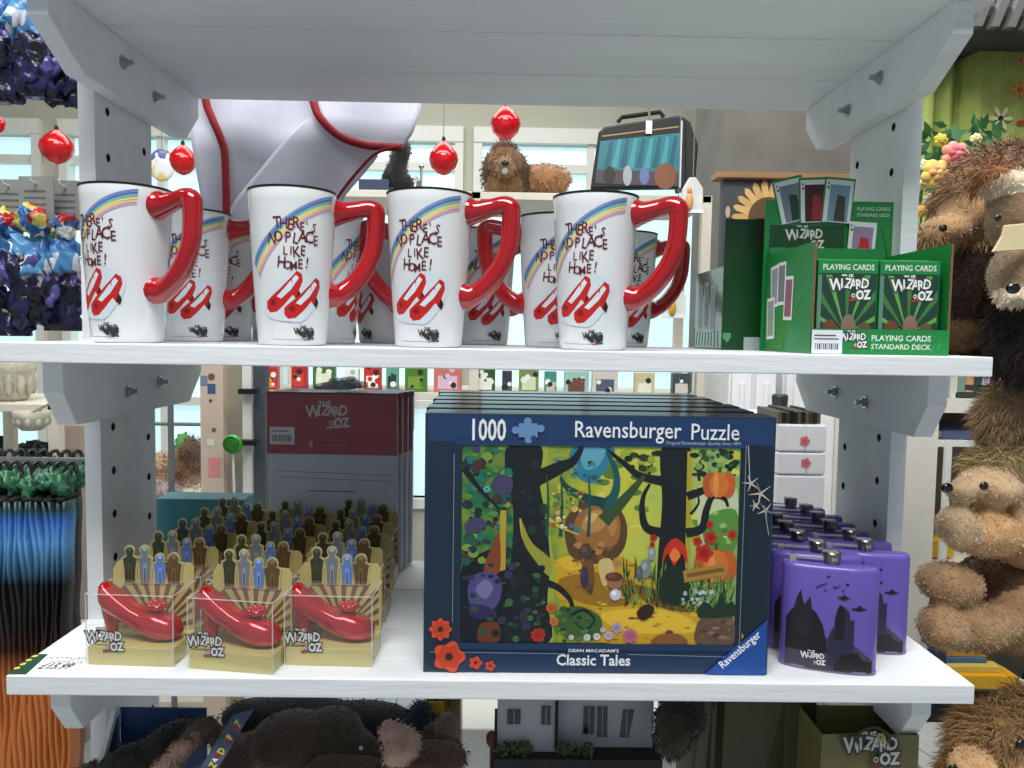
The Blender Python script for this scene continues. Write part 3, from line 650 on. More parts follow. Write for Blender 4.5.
# ------------------------------------------------------------------ packed aprons with red header cards
M_redcard = mat('dark_red_card', (156, 10, 36), .4, coat=.3, var=.1, scale=12)
M_cloth = mat('grey_white_cotton', (206, 212, 226), .9, var=.06, scale=12, bump=.4, bscale=30)
M_film = mat('clear_film', (225, 230, 235), .08, var=0, alpha=.06, bump=.8, bscale=45)
def make_apron_pack():
    w, h, t_ = .205, .282, .016
    t = empty('packed_apron', (0, 0, 0))
    bm = bmesh.new(); add_box(bm, -w/2+.006, w/2-.008, .003, t_-.002, .001, h-.014); obj('folded_cloth', bm, M_cloth, t, bevel=.004)
    bm = bmesh.new(); add_box(bm, -w/2+.004, w/2-.008, .0012, .0026, h-.100, h-.008); add_box(bm, -w/2+.004, w/2-.008, t_-.0016, t_, h-.07, h-.008)
    add_box(bm, -w/2+.004, w/2-.008, .0012, t_, h-.010, h-.008); hc = obj('header_card', bm, M_redcard, t)
    d = Decal(lambda u, v, o: (u, .0010-o, v), .0001)
    d.logo(-.006, h-.044, .056, (206, 200, 196), None, (200, 190, 190)); d.rect(-w/2+.008, h-.086, -w/2+.045, h-.060, (214, 216, 222))
    for k in range(14): d.rect(-w/2+.012+k*.0021, h-.082, -w/2+.0128+k*.0021+(k % 3)*.0003, h-.072, (40, 40, 44))
    d.rect(-w/2+.012, h-.067, -w/2+.036, h-.0655, (80, 80, 84)); pass
    d.poly([(-.036, h-.080), (-.030, h-.080), (-.030, h-.086), (-.033, h-.091), (-.036, h-.086)], (170, 150, 150)); d.rect(-.026, h-.087, .022, h-.0855, (140, 90, 96))
    d.build('card_print', hc)
    d = Decal(lambda u, v, o: (u, .0028-o, v), .0001)
    for z, a in ((h-.128, 1), (h-.137, 1)): d.line([(-w/2+.014, z+.002), (w/2-.012, z-.002)], .0007, (84, 90, 110))
    d.rect(-.04, h-.156, .032, h-.1545, (96, 100, 116)); d.build('cloth_print', t)
    bm = bmesh.new()   # crinkled film bag
    nx, nz = 16, 22
    for y0, sg in ((0, -1), (t_+.0005, 1)):
        g = [[bm.verts.new((-w/2+w*i/nx, y0+sg*(.0012+.0016*noise.noise(Vector((i*.6, j*.5, sg*3)))), h*j/nz)) for j in range(nz+1)] for i in range(nx+1)]
        for i in range(nx):
            for j in range(nz): bm.faces.new((g[i][j], g[i+1][j], g[i+1][j+1], g[i][j+1]))
    obj('film_bag', bm, M_film, t, smooth=True)
    bm = bmesh.new(); add_prism(bm, [(-.028, h-.004), (.024, h-.004), (.024, h+.004), (.006, h+.008), (.003, h+.013), (-.006, h+.013), (-.009, h+.008), (-.028, h+.004)], 'y', .004, .005); obj('hang_tab', bm, mat('tab_plastic', (150, 155, 155), .2, var=0, alpha=.5), t)
    return t
ap0 = make_apron_pack()
APL = ['packed white apron in front, red header card and price label in full view', 'packed apron directly behind the foremost one, its edge showing on the right', 'third packed apron behind the red header card', 'rearmost packed apron, leaning at the back of the pile']
for i in range(4):
    o = ap0 if i == 0 else dup(ap0)
    o.location = (WX(333, 1.118, 560)+.0055*i, 1.118+.0185*i, ZL+.0005); o.rotation_euler = (0, 0, R_(-1.5))
    tag(o, APL[i], 'apron', 'packed aprons')
bm = bmesh.new(); add_box(bm, WX(160, 1.15, 500), WX(247, 1.15, 500), 1.135, 1.185, ZL, WZ(501, 1.15)); 
o = obj('storage_box', bm, mat('teal_card', (60, 128, 142), .5, var=.08), None, bevel=.001); tag(o, 'plain teal cardboard box standing behind the slipper gift boxes', 'box')
# ------------------------------------------------------------------ playing card displays
M_green = mat('emerald_card', (26, 132, 62), .38, coat=.25, var=.04, scale=14)
M_dgreen = mat('deep_green_card', (6, 66, 26), .42, coat=.2, var=.05, scale=10)
M_kraft = mat('kraft_edge', (120, 92, 62), .8, var=.08)
def make_deck():
    w, h, dd = .0640, .098, .019
    t = empty('card_deck', (0, 0, 0))
    bm = bmesh.new(); add_box(bm, -w/2, w/2, 0, dd, 0, h); obj('carton', bm, M_green, t, bevel=.0008)
    d = Decal(lambda u, v, o: (u, -o-.0002, v), .00008)
    d.rect(-w/2+.001, 0, w/2-.001, h-.014, (28, 62, 50))
    for i in range(9):
        a = R_(26+i*16); c, s_ = math.cos(a), math.sin(a); L = .075
        def cl(u, v): 
            m = max(1, abs(u)/(w/2-.002)); return (u/m, min(v/m if m > 1 else v, h-.016))
        d.poly([cl(.012*math.cos(a-.03), .018+.012*math.sin(a-.03)), cl(L*math.cos(a-.045), .018+L*math.sin(a-.045)), cl(L*math.cos(a+.045), .018+L*math.sin(a+.045)), cl(.012*math.cos(a+.03), .018+.012*math.sin(a+.03))], (96, 164, 70) if i % 2 else (60, 120, 60))
    d.rect(-w/2+.001, 0, w/2-.001, .016, (34, 40, 36)); d.disc(-.018, .024, .008, (110, 66, 44), 14, ry=.011); d.disc(.019, .022, .008, (100, 84, 54), 14, ry=.011); d.disc(.002, .028, .008, (134, 108, 92), 14, ry=.013); d.rect(-.006, .004, .010, .022, (176, 184, 188))
    d.text('PLAYING CARDS', 0, h-.0105, .0085, (214, 232, 220), .02, .86)
    d.logo(.004, h-.031, .038, (236, 236, 236), (40, 60, 52), (200, 40, 50))
    d.rect(-w/2, 0, -w/2+.004, h-.016, (96, 132, 118)); d.build('front_print', t)
    return t
def make_display():
    t = empty('card_display', (0, 0, 0)); w, dp = .147, .142; hb, hl = .118, .027
    bm = bmesh.new(); add_box(bm, -w/2, w/2, 0, dp, 0, .0016)
    add_box(bm, -w/2+.002, w/2-.002, dp-.002, dp, .0016, hb+.01); obj('tray', bm, M_green, t)
    for sg in (-1, 1):
        bm = bmesh.new(); x = sg*w/2; a, b = min(x, x-sg*.0022), max(x, x-sg*.0022)
        add_prism(bm, [(0, .0016), (dp, .0016), (dp, hb), (0, hb)], 'x', a, b)
        s_ = obj('side_panel', bm, M_green, t)
        bm = bmesh.new(); add_box(bm, a, b, -.0012, 0, .0016, hb); obj('cut_edge', bm, M_kraft, s_)
        if sg < 0:
            d = Decal(lambda u, v, o: (-w/2-.0002-o, dp-u, v), .0001)
            for k in range(10): d.line([(.02+k*.004, .004), (.004+k*.012, .050+k*.002)], .0022, (90, 160, 70))
            for (u, v, a_, c) in ((.030, .078, .1, (150, 156, 160)), (.052, .080, .0, (120, 126, 130)), (.075, .062, -.04, (150, 90, 110)), (.02, .04, .05, (150, 160, 150))):
                cc, ss = math.cos(a_), math.sin(a_); R2 = lambda x, y: (u+x*cc-y*ss, v+x*ss+y*cc)
                d.poly([R2(-.013, -.025), R2(.013, -.025), R2(.013, .025), R2(-.013, .025)], (226, 230, 230)); d.poly([R2(-.010, -.021), R2(.010, -.021), R2(.010, .021), R2(-.010, .021)], c)
            d.build('side_print', s_)
    bm = bmesh.new(); add_box(bm, -w/2, w/2, -.0014, .0002, 0, hl); fr = obj('front_lip', bm, M_green, t)
    d = Decal(lambda u, v, o: (u, -.0015-o, v), .00008)
    for k in range(14): d.line([(-.03+k*.007, .003+(k % 3)*.004), (-.026+k*.007, .012+(k % 4)*.003)], .0006, (90, 180, 110))
    d.text('PLAYING CARDS', .022, .0150, .0085, (214, 236, 220), .02, 1.0); d.text('STANDARD DECK', .022, .0062, .0078, (200, 226, 206), .02, 1.0)
    d.logo(-.028, .0145, .026, (230, 230, 230), (40, 50, 44), (196, 40, 56))
    d.rect(-w/2+.0005, .0005, -w/2+.033, hl-.0015, (222, 226, 232))
    for k in range(12): d.rect(-w/2+.004+k*.0021, .005, -w/2+.0048+k*.0021+(k % 3)*.0003, .0115, (50, 50, 56))
    d.rect(-w/2+.003, .019, -w/2+.026, .0205, (90, 90, 96)); d.rect(-w/2+.003, .0155, -w/2+.029, .0168, (90, 90, 96)); d.build('lip_print', fr)
    return t, w, dp
ds0, DW, DDP = make_display()
xdisp = WX(879, .802, 353)
ds0.location = (xdisp, .802, ZM); tag(ds0, 'green counter display tray filled with playing card decks, in front', 'display', 'card display trays')
# display header with a fan of sample cards, slotted in the back of the tray
M_cardw = mat('white_card', (222, 226, 230), .4, coat=.2, var=.02)
hd = empty('display_header', (xdisp, .952, ZM)); tag(hd, 'tall green display header with a fan of sample cards above the decks', 'sign')
ky = .952/F; hx = lambda px: WX(px, .952, 220)-xdisp; hz = lambda py: WZ(py, .952, 830)-ZM
bm = bmesh.new(); add_prism(bm, [(hx(765), 0), (hx(893), 0), (hx(893), hz(201)), (hx(765), hz(201))], 'y', 0, .002); ob = obj('panel', bm, M_green, hd)
d = Decal(lambda u, v, o: (u, -o-.0002, v), .0001)
d.rect(hx(770), hz(258), hx(845), hz(226), (20, 74, 40)); d.line([(hx(770), hz(256)), (hx(781), hz(228))], .001, (10, 40, 22)); d.line([(hx(889), hz(256)), (hx(882), hz(228))], .001, (10, 40, 22))
d.logo(hx(807), hz(240), .042, (216, 220, 214), (30, 60, 40), None) if False else d.logo(hx(807), hz(240), .042, (216, 220, 214), (30, 60, 40), (150, 40, 50))
d.text('PLAYING CARDS', hx(873), hz(210), .0062, (190, 220, 196), .02, .9); d.text('STANDARD DECK', hx(873), hz(216), .0056, (190, 220, 196), .02, .9); d.build('panel_print', ob)
fan = [((791, 205), 14, (116, 130, 140), (40, 60, 60)), ((813, 205), 3, (70, 26, 30), (150, 40, 50)), ((836, 205), -4, (120, 150, 176), (70, 60, 56)), ((861, 240), -3, (150, 130, 160), (190, 40, 50))]
for i, ((cx_, cy_), a_, c1, c2) in enumerate(fan):
    bm = bmesh.new(); cw, chh = .030, .030*1.42; cw2 = cw/2
    a = R_(a_); R2 = lambda x, y: (hx(cx_)+x*math.cos(a)-y*math.sin(a), hz(cy_)+x*math.sin(a)+y*math.cos(a))
    y1 = -.0012-i*.0011; ww = .017; h1, h2 = -.022, .030
    if i == 3: h1, h2 = -.012, .022
    add_prism(bm, [R2(-ww, h1), R2(ww, h1), R2(ww, h2), R2(-ww, h2)], 'y', y1-.0006, y1); c_ = obj('sample_card', bm, M_cardw, hd)
    if i < 3:
        bm = bmesh.new(); add_prism(bm, [R2(-ww-.002, h1), R2(ww+.002, h1), R2(ww+.002, h2+.003), R2(-ww-.002, h2+.003)], 'y', y1+.0001, y1+.0005); obj('green_border', bm, M_green, c_)
    d = Decal(lambda u, v, o: (u, y1-.0007-o, v), .0001)
    d.poly([R2(-ww+.005, h1+.001), R2(ww-.004, h1+.001), R2(ww-.004, h2-.006), R2(-ww+.005, h2-.006)], c1)
    d.poly([R2(-.004, h1+.002), R2(.010, h1+.002), R2(.008, h2-.020), R2(-.002, h2-.018)], c2); d.disc(*R2(-ww+.0028, h2-.005), .0012, (50, 50, 54), 8)
    d.poly([R2(-ww+.0016, h2-.010), R2(-ww+.0030, h2-.008), R2(-ww+.0044, h2-.010), R2(-ww+.0030, h2-.0125)], (20, 20, 24))
    d.build('card_print', c_)
dk0 = make_deck(); n = 0
for r in range(6):
    for c in range(2):
        if r < 2 or r > 2:
            pass
        o = dk0 if n == 0 else dup(dk0); n += 1
        o.location = (xdisp-.0352+.066*c+(.001 if r else 0), .8045+r*.0215, ZM+.0017+(.003 if r else 0)); o.rotation_euler = (0, 0, R_(0))
        tag(o, ('playing card deck at the front of the tray, %s of the two' % ['left', 'right'][c]) if r == 0 else '%s card deck behind the front one on the %s' % (['', 'first', 'second', 'third', 'fourth', 'fifth'][r], ['left', 'right'][c]), 'playing cards', 'playing card decks')
# second display seen from its back
t = empty('card_display', (WX(742, .985, 350), .985, ZM)); tag(t, 'card display tray seen from behind, tall plain dark green back panel', 'display', 'card display trays')
w2 = (WX(775, .985, 350)-WX(720, .985, 350)); x0, x1 = WX(720, .985)-t.location.x, WX(775, .985)-t.location.x+.03
bm = bmesh.new(); add_box(bm, x0, x1, 0, .002, 0, WZ(219, .985, 740)-ZM); bp = obj('back_panel', bm, M_dgreen, t)
d = Decal(lambda u, v, o: (u, -o-.0002, v), .0001); zz = lambda py: WZ(py, .985, 740)-ZM; xx = lambda px: WX(px, .985, 330)-t.location.x
d.poly([(xx(723), zz(333)), (xx(731), zz(333)), (xx(731), zz(338)), (xx(727), zz(343)), (xx(723), zz(338))], (90, 150, 110)); d.build('emblem', bp)
d = Decal(lambda u, v, o: (u, -o-.0002, v)); d.rect(xx(744), zz(352), xx(760), zz(337), (170, 190, 190)); d.build('price_sticker', bp)
d = Decal(lambda u, v, o: (u, -o-.0002, v)); d.rect(xx(752), zz(218), xx(765), zz(205) if False else zz(246), (60, 42, 36)); d.build('brown_patch', bp)
bm = bmesh.new(); add_box(bm, x0, x1, .002, .14, 0, .002); add_box(bm, x0, x1, .138, .14, .002, .03); obj('tray', bm, M_dgreen, t)
bm = bmesh.new(); add_box(bm, x0, x0+.002, .002, .14, .002, .108); s_ = obj('side_panel', bm, mat('printed_side', (70, 104, 84), .25, coat=.5, var=.1), t)
d = Decal(lambda u, v, o: (x0-.0003-o, .14-u, v), .0001)
for (u, v, c) in ((.03, .06, (150, 160, 156)), (.062, .062, (120, 134, 126)), (.094, .058, (150, 150, 160))):
    d.rect(u-.012, v-.035, u+.012, v+.03, (176, 186, 182)); d.rect(u-.009, v-.030, u+.009, v+.025, c)
for k in range(8): d.line([(.01+k*.016, .004), (.016+k*.015, .024)], .003, (60, 120, 50))
d.build('side_print', s_)
for r in range(5):
    o = dup(dk0); o.location = (t.location.x+x0+.036, .985+.014+r*.022, ZM+.003); tag(o, '%s deck standing inside the display turned backwards' % ['nearest', 'second', 'third', 'fourth', 'farthest'][r], 'playing cards', 'playing card decks')
# ------------------------------------------------------------------ the shop around the shelves
WY = 4.6
M_wall = mat('cream_wall', (186, 186, 172), .8, var=.03, scale=3)
M_frame = mat('white_window_frame', (226, 228, 222), .5, var=.02)
M_floor = mat('grey_floor_tiles', (170, 174, 176), .35, var=.06, scale=3)
M_ceil = mat('pale_ceiling', (150, 152, 150), .9, var=.03)
M_conc = mat('bare_concrete', (112, 110, 104), .85, var=.16, scale=6, bump=.2)
M_cream = mat('cream_board', (206, 200, 186), .6, var=.04)
M_glass = mat('bright_window_glass', (196, 228, 236), .1, var=.05, scale=2, emit=.80)   # daylit frosted panes
M_black = mat('black_metal', (20, 21, 23), .4, var=.05)
XW = 4.2
bm = bmesh.new(); add_box(bm, -XW, XW, -2.5, WY+.2, -.05, 0)
for i in range(-10, 11): add_box(bm, i*.4-.002, i*.4+.002, -2.5, WY, 0, .0006, 1)
for j in range(18): add_box(bm, -XW, XW, -2.4+j*.4, -2.396+j*.4, 0, .0006, 1)
struct('floor', bm, [M_floor, mat('grout', (96, 98, 100), .9, var=0)])
bm = bmesh.new(); add_box(bm, -XW, XW, -2.5, WY+.2, 3.6, 3.65); struct('ceiling', bm, M_ceil)
bm = bmesh.new(); add_box(bm, -XW-.1, -XW, -2.5, WY+.2, 0, 3.65); struct('wall_left', bm, M_wall)
bm = bmesh.new(); add_box(bm, XW, XW+.1, -2.5, WY+.2, 0, 3.65); struct('wall_right', bm, M_wall)
zt, zs = WZ(144, WY), .45
xs_w = [(-XW, WX(-60, WY)), (WX(48, WY), WX(66, WY)), (WX(262, WY), WX(276, WY)), (WX(461, WY), WX(471, WY)), (WX(700, WY), XW)]
bm = bmesh.new(); add_box(bm, -XW, XW, WY, WY+.2, zt, 3.65); add_box(bm, -XW, XW, WY, WY+.2, 0, zs)
for a, b in xs_w: add_box(bm, a, b, WY, WY+.2, zs, zt)
struct('wall_back', bm, M_wall)
for i in range(4):
    a, b = xs_w[i][1], xs_w[i+1][0]
    bm = bmesh.new(); f = .05
    add_box(bm, a-.0, b, WY-.04, WY, zt, zt+WZ(129, WY)-WZ(144, WY)); add_box(bm, a, b, WY-.04, WY+.06, zs-.06, zs)
    for x in (a, b-f): add_box(bm, x, x+f, WY-.03, WY+.06, zs, zt)
    n = max(1, int(round((b-a)/.75)))
    for k in range(1, n): x = a+(b-a)*k/n; add_box(bm, x-.02, x+.02, WY-.01, WY+.05, zs, zt)
    for z in (WZ(168, WY), WZ(406, WY)): add_box(bm, a, b, WY-.005, WY+.05, z-.025, z+.025)
    w_ = struct('window_%d' % (i+1), bm, M_frame)
    bm = bmesh.new(); add_box(bm, a, b, WY+.06, WY+.066, zs, zt); obj('pane', bm, M_glass, w_)
# concrete column and blackboard to the right of the windows
bm = bmesh.new(); add_box(bm, WX(716, 3.2), WX(716, 3.2)+1.1, 3.2, 3.7, 0, 3.6); struct('trim_1', bm, M_conc)
t = empty('notice_board', (WX(800, 2.7), 2.7, 0)); tag(t, 'tall dark notice board with a wooden top ledge and cut-out sunflower', 'board')
x0, x1 = WX(717, 2.7)-t.location.x, .75
bm = bmesh.new(); add_box(bm, x0, x1, 0, .04, 0, WZ(179, 2.7, 740)); b_ = obj('panel', bm, mat('slate_board', (62, 64, 70), .7, var=.06), t)
bm = bmesh.new(); add_box(bm, x0-.03, x1, -.03, .06, WZ(179, 2.7, 740), WZ(173.5, 2.7, 740)); obj('ledge', bm, mat('oak_ledge', (150, 112, 74), .6, var=.15, scale=12, stretch=(.3, 3, 3)), t)
d = Decal(lambda u, v, o: (u, -.001-o, v)); cx_, cz_ = WX(762, 2.7)-t.location.x, WZ(217, 2.7, 750); s_ = 2.7/F
for i in range(22):
    a = i*6.2832/22; d.poly([(cx_+18*s_*math.cos(a-.2), cz_+18*s_*math.sin(a-.2)), (cx_+34*s_*math.cos(a-.08), cz_+34*s_*math.sin(a-.08)), (cx_+37*s_*math.cos(a), cz_+37*s_*math.sin(a)), (cx_+33*s_*math.cos(a+.1), cz_+33*s_*math.sin(a+.1)), (cx_+18*s_*math.cos(a+.2), cz_+18*s_*math.sin(a+.2))], (196, 158, 92) if i % 2 else (206, 172, 108))
d.disc(cx_, cz_, 20*s_, (90, 66, 40), 20); d.disc(WX(722, 2.7)-t.location.x, WZ(208, 2.7), 2.4*s_, (180, 160, 140), 10, ry=6*s_); d.build('sunflower_print', b_)
# ------------------------------------------------------------------ background gondola with packs
def gondola(name, lab, Y, px0, px1, zs_, m, dp=.35, posts=(0, 1), h=None):
    t = empty(name, (WX(px0, Y), Y, 0)); tag(t, lab, 'shelf unit'); w = WX(px1, Y)-WX(px0, Y)
    for z in zs_:
        bm = bmesh.new(); add_box(bm, 0, w, 0, dp, z-.022, z); obj('shelf', bm, m, t, bevel=.002)
    for k in posts:
        for y in (.0, dp-.03):
            bm = bmesh.new(); add_box(bm, k*w-.015, k*w+.015, y, y+.03, 0, h or max(zs_)); obj('upright', bm, m, t, bevel=.002)
    return t
GY = 2.3
zsh = WZ(393, GY, 450); ztop = WZ(192, GY, 500)
gondola('display_gondola', 'cream display gondola in the background, souvenir packs on its middle shelf', GY, 262, 706, (zsh, ztop, .5), M_cream, posts=(.0, .475, .99))
packs = [(268, 14, (190, 40, 30), (226, 150, 50)), (297, 15, (186, 30, 26), (200, 60, 50)), (322, 22, (60, 110, 50), (220, 224, 200)), (350, 14, (226, 232, 228), (150, 190, 180)), (371, 17, (196, 40, 30), (240, 240, 236)), (391, 12, (90, 160, 140), (40, 60, 50)), (415, 22, (70, 120, 40), (120, 150, 60)), (447, 28, (196, 110, 100), (210, 180, 200)), (484, 22, (46, 84, 30), (226, 226, 214)), (507, 10, (50, 56, 66), (90, 90, 100)), (529, 20, (110, 140, 70), (200, 210, 180)), (551, 12, (60, 140, 120), (200, 180, 170)), (577, 24, (150, 190, 180), (110, 70, 60)), (606, 26, (200, 196, 190), (80, 90, 110)), (646, 20, (196, 186, 150), (226, 222, 200)), (683, 18, (60, 70, 80), (200, 196, 186))]
nm = ['red and yellow', 'bright red', 'green and white', 'plain white', 'red and white', 'teal and dark', 'leaf green', 'pink and salmon', 'dark green', 'narrow grey', 'olive green', 'narrow teal', 'pale teal', 'white patterned', 'tan', 'slate grey']
for (px, w, c1, c2), nn in zip(packs, nm):
    s_ = GY/F; hw = w*s_/2; t = empty('souvenir_pack', (WX(px, GY), GY+.02, zsh)); hgt = .082+.014*math.sin(px)
    tag(t, '%s souvenir pack on the background gondola shelf' % nn, 'pack', 'souvenir packs on the background shelf')
    bm = bmesh.new(); add_box(bm, -hw, hw, 0, .03, 0, hgt); b_ = obj('carton', bm, ink(c1), t, bevel=.001)
    d = Decal(lambda u, v, o: (u, -.0004-o, v)); rd = random.Random(px)
    d.rect(-hw*.7, hgt*.12, hw*.7, hgt*.55, c2)
    for k in range(6): d.disc(rd.uniform(-hw*.7, hw*.7), rd.uniform(hgt*.15, hgt*.85), rd.uniform(.004, .010), rd.choice([c1, c2, (230, 230, 226), (40, 40, 40)]), 8)
    d.build('print', b_)
# ------------------------------------------------------------------ things hanging on strings
M_string = mat('grey_string', (120, 118, 110), .8, var=0)
M_ruby = mat('red_translucent', (214, 8, 22), .18, coat=.4, var=.1, scale=20, trans=.35)
def hang(root, z0, x=0, y=0, r=.0012, ztop=3.6):
    bm = bmesh.new(); add_tube(bm, [(x, y, z0), (x, y, ztop-root.location.z)], r, 5); return obj('string', bm, M_string, root)
for px, py, rx, ry, lab in ((57, 147, 16, 17, 'red teardrop ornament hanging left of the left post'), (183, 160, 13, 15, 'red teardrop ornament half hidden by the white apron'), (443.5, 158, 14.5, 17, 'red teardrop ornament hanging in front of the window beside the black toy'), (505.5, 123, 15, 17, 'red teardrop ornament hanging above the brown toy dog'), (-2, 124, 7, 9, 'red ornament at the far left edge under the purple bundles')):
    Y = 2.2; s_ = Y/F; t = empty('teardrop_ornament', (WX(px, Y, py), Y, WZ(py, Y, px))); tag(t, lab, 'ornament', 'hanging red ornaments')
    bm = bmesh.new(); n = 10; prof = [(.02, -1), (.45, -.86), (.82, -.55), (1, -.1), (.93, .25), (.62, .62), (.25, .9), (.08, 1.02)]
    add_lathe(bm, [(a*rx*s_, b*ry*s_) for a, b in prof], n); obj('bead', bm, M_ruby, t, smooth=True)
    bm = bmesh.new(); add_lathe(bm, [(.002, 0), (.006, .001), (.005, .008), (.002, .012)], 10, (0, 0, ry*s_*.98)); obj('cap', bm, M_dark, t); hang(t, ry*s_)
Y = 2.4; t = empty('round_ornament', (WX(162, Y, 165), Y, WZ(165, Y, 162))); tag(t, 'round patterned hanging ornament with a green and orange centre', 'ornament'); s_ = Y/F
bm = bmesh.new(); add_blob(bm, (0, 0, 0), (13*s_, 4*s_, 16*s_), 20); obj('disc', bm, patch_mat('ornament_pattern', [(220, 225, 230), (60, 150, 120), (200, 120, 60), (230, 200, 120), (90, 100, 150), (226, 226, 220)], 28, .3, .1), t, smooth=True); hang(t, 15*s_)
# lunch bag
Y = 2.0; t = empty('lunch_bag', (WX(640, Y, 185), Y, WZ(190, Y, 640))); tag(t, 'black zipped lunch bag with a teal picture panel, hanging before the window', 'bag')
lx = lambda px: WX(px, Y, 150)-t.location.x; lz = lambda py: WZ(py, Y, 640)-t.location.z
bm = bmesh.new(); add_prism(bm, [(lx(592), 0), (lx(688), lz(187)), (lx(686), lz(118)), (lx(678), lz(114)), (lx(604), lz(127)), (lx(599), lz(132))], 'y', 0, .03)
add_prism(bm, [(lx(684), lz(187)), (lx(697), lz(183)), (lx(699), lz(143)), (lx(690), lz(120)), (lx(682), lz(114))], 'y', .004, .10); obj('body', bm, mat('black_nylon', (14, 14, 16), .6, var=.1), t, bevel=.006)
d = Decal(lambda u, v, o: (u, -.0008-o, v)); p_ = lambda x, y: (lx(x), lz(y))
d.poly([p_(596, 184), p_(680, 186), p_(680, 132), p_(600, 142)], (40, 110, 122)); d.poly([p_(596, 184), p_(680, 186), p_(680, 172), p_(598, 170)], (70, 60, 66))
for k in range(9): d.poly([p_(604+k*8, 168), p_(610+k*8, 140-k*.5), p_(613+k*8, 140-k*.5), p_(610+k*8, 168)], (60, 140, 150) if k % 2 else (30, 84, 100))
for x, w_, h_, c in ((610, 12, 18, (40, 40, 36)), (628, 9, 20, (150, 156, 160)), (645, 10, 17, (90, 110, 150)), (666, 22, 26, (120, 76, 50))): d.disc(*p_(x, 176), w_*Y/F/2, c, 12, ry=h_*Y/F/2)
d.line([p_(681, 187), p_(681, 120)], .004, (190, 200, 200)); d.line([p_(602, 137), p_(678, 126)], .0035, (150, 130, 90)); d.build('picture_panel', t)
bm = bmesh.new(); add_tube(bm, [(lx(618), .015, lz(121)), (lx(622), .015, lz(116)), (lx(660), .015, lz(110)), (lx(664), .015, lz(115))], .006, 6); obj('carry_handle', bm, M_dark, t)
bm = bmesh.new(); add_box(bm, lx(645), lx(651), -.006, .0, lz(134), lz(121)); obj('tag', bm, M_cardw, t); hang(t, lz(124), lx(648), -.003, .003)
for px, py0, py1, w_, lab, c in ((692, 178, 213, 22, 'clear hanging packet with an orange and white charm, right of the lunch bag', (206, 150, 90)), (675, 286, 318, 22, 'bell shaped clear packet with a yellow charm, hanging low beside the cards', (196, 150, 40))):
    Y = 1.9; s_ = Y/F; t = empty('hanging_packet', (WX(px, Y, py1), Y, WZ(py1, Y, px))); tag(t, lab, 'packet'); h = (py1-py0)*s_; w2 = w_*s_/2
    bm = bmesh.new(); add_prism(bm, [(-w2, 0), (w2, 0), (w2*.95, h*.7), (w2*.3, h), (-w2*.3, h), (-w2*.9, h*.65)], 'y', 0, .02); obj('film', bm, mat('milky_film', (222, 226, 222), .2, var=.04, alpha=.65), t, bevel=.003)
    bm = bmesh.new(); add_box(bm, -w2, w2, -.002, .022, 0, .008); obj('card_base', bm, M_cardw, t)
    bm = bmesh.new(); add_blob(bm, (-w2*.3, -.004, h*.32), (w2*.35, .006, h*.26), 12); add_blob(bm, (-w2*.3, -.004, h*.62), (w2*.22, .006, h*.12), 10); obj('charm', bm, ink(c), t, smooth=True); hang(t, h)
# white apron with red binding, hanging on the back edge of the top shelf
AY = YB+.03
t = empty('hanging_apron', (WX(290, AY), AY, WZ(104, AY))); tag(t, 'white apron with dark red binding hanging behind the top shelf', 'apron')
ax_ = lambda px: WX(px, AY, 150)-t.location.x; az_ = lambda py, px=300: WZ(py, AY, px)-t.location.z
M_apron = mat('white_cotton', (198, 200, 214), .9, var=.03, scale=10, bump=.3, bscale=25)
M_bind = mat('dark_red_binding', (140, 8, 24), .7, var=.06)
def lerp(pp, y):
    if y <= pp[0][1]: return pp[0][0]
    for (x0, y0), (x1, y1) in zip(pp, pp[1:]):
        if y <= y1: return x0+(x1-x0)*(y-y0)/(y1-y0)
    return pp[-1][0]
def cloth(name, left, right, y0, y1, yoff, amp, seed, ny=26, nx=30):
    bm = bmesh.new(); g = []
    for j in range(ny+1):
        py = y0+(y1-y0)*j/ny; a, b = lerp(left, py), lerp(right, py); row = []
        for i in range(nx+1):
            px = a+(b-a)*i/nx; v = noise.noise(Vector((px*.02+seed, py*.012, seed)))
            row.append(bm.verts.new((ax_(px), yoff+amp*v+amp*.5*math.sin(px*.06+py*.03), az_(py, px))))
        g.append(row)
    for j in range(ny):
        for i in range(nx): bm.faces.new((g[j][i], g[j+1][i], g[j+1][i+1], g[j][i+1]))
    o = obj(name, bm, M_apron, t, smooth=True); so = o.modifiers.new('s', 'SOLIDIFY'); so.thickness = .0014; return o
cloth('skirt_panel', [(176, 60), (182, 133), (196, 200), (205, 330)], [(300, 60), (316, 110), (340, 138), (372, 150), (338, 196), (330, 330)], 62, 330, .03, .010, 1)
cloth('bib_panel', [(306, 62), (314, 104), (322, 120), (345, 138), (398, 146)], [(430, 62), (420, 106), (412, 132), (400, 148)], 62, 147, .012, .006, 4, 14, 18)
cloth('folded_flap', [(330, 104), (300, 118), (272, 146), (230, 196), (212, 226)], [(322, 104), (326, 124), (352, 142), (390, 149), (376, 152), (342, 194), (330, 226)], 106, 226, .020, .008, 8, 18, 18)
for pts in ([(198, 62), (202, 98), (208, 115), (217, 137), (221, 160), (222, 250)], [(305, 62), (313, 102), (321, 119), (340, 136), (368, 145), (402, 147)], [(396, 147), (377, 152), (360, 168), (338, 196), (330, 215)]):
    bm = bmesh.new(); yb = .018 if pts[0][0] == 198 else .004
    add_tube(bm, spline([(ax_(x), yb, az_(y, x)) for x, y in pts], 6), .0062, 6, flat=.35); obj('binding', bm, M_bind, t, smooth=True)
bm = bmesh.new(); add_tube(bm, spline([(ax_(215), .02, az_(64)), (ax_(240), -.01, az_(20)), (ax_(330), -.01, az_(10)), (ax_(410), .01, az_(64))], 6), .004, 6); obj('neck_strap', bm, M_bind, t)
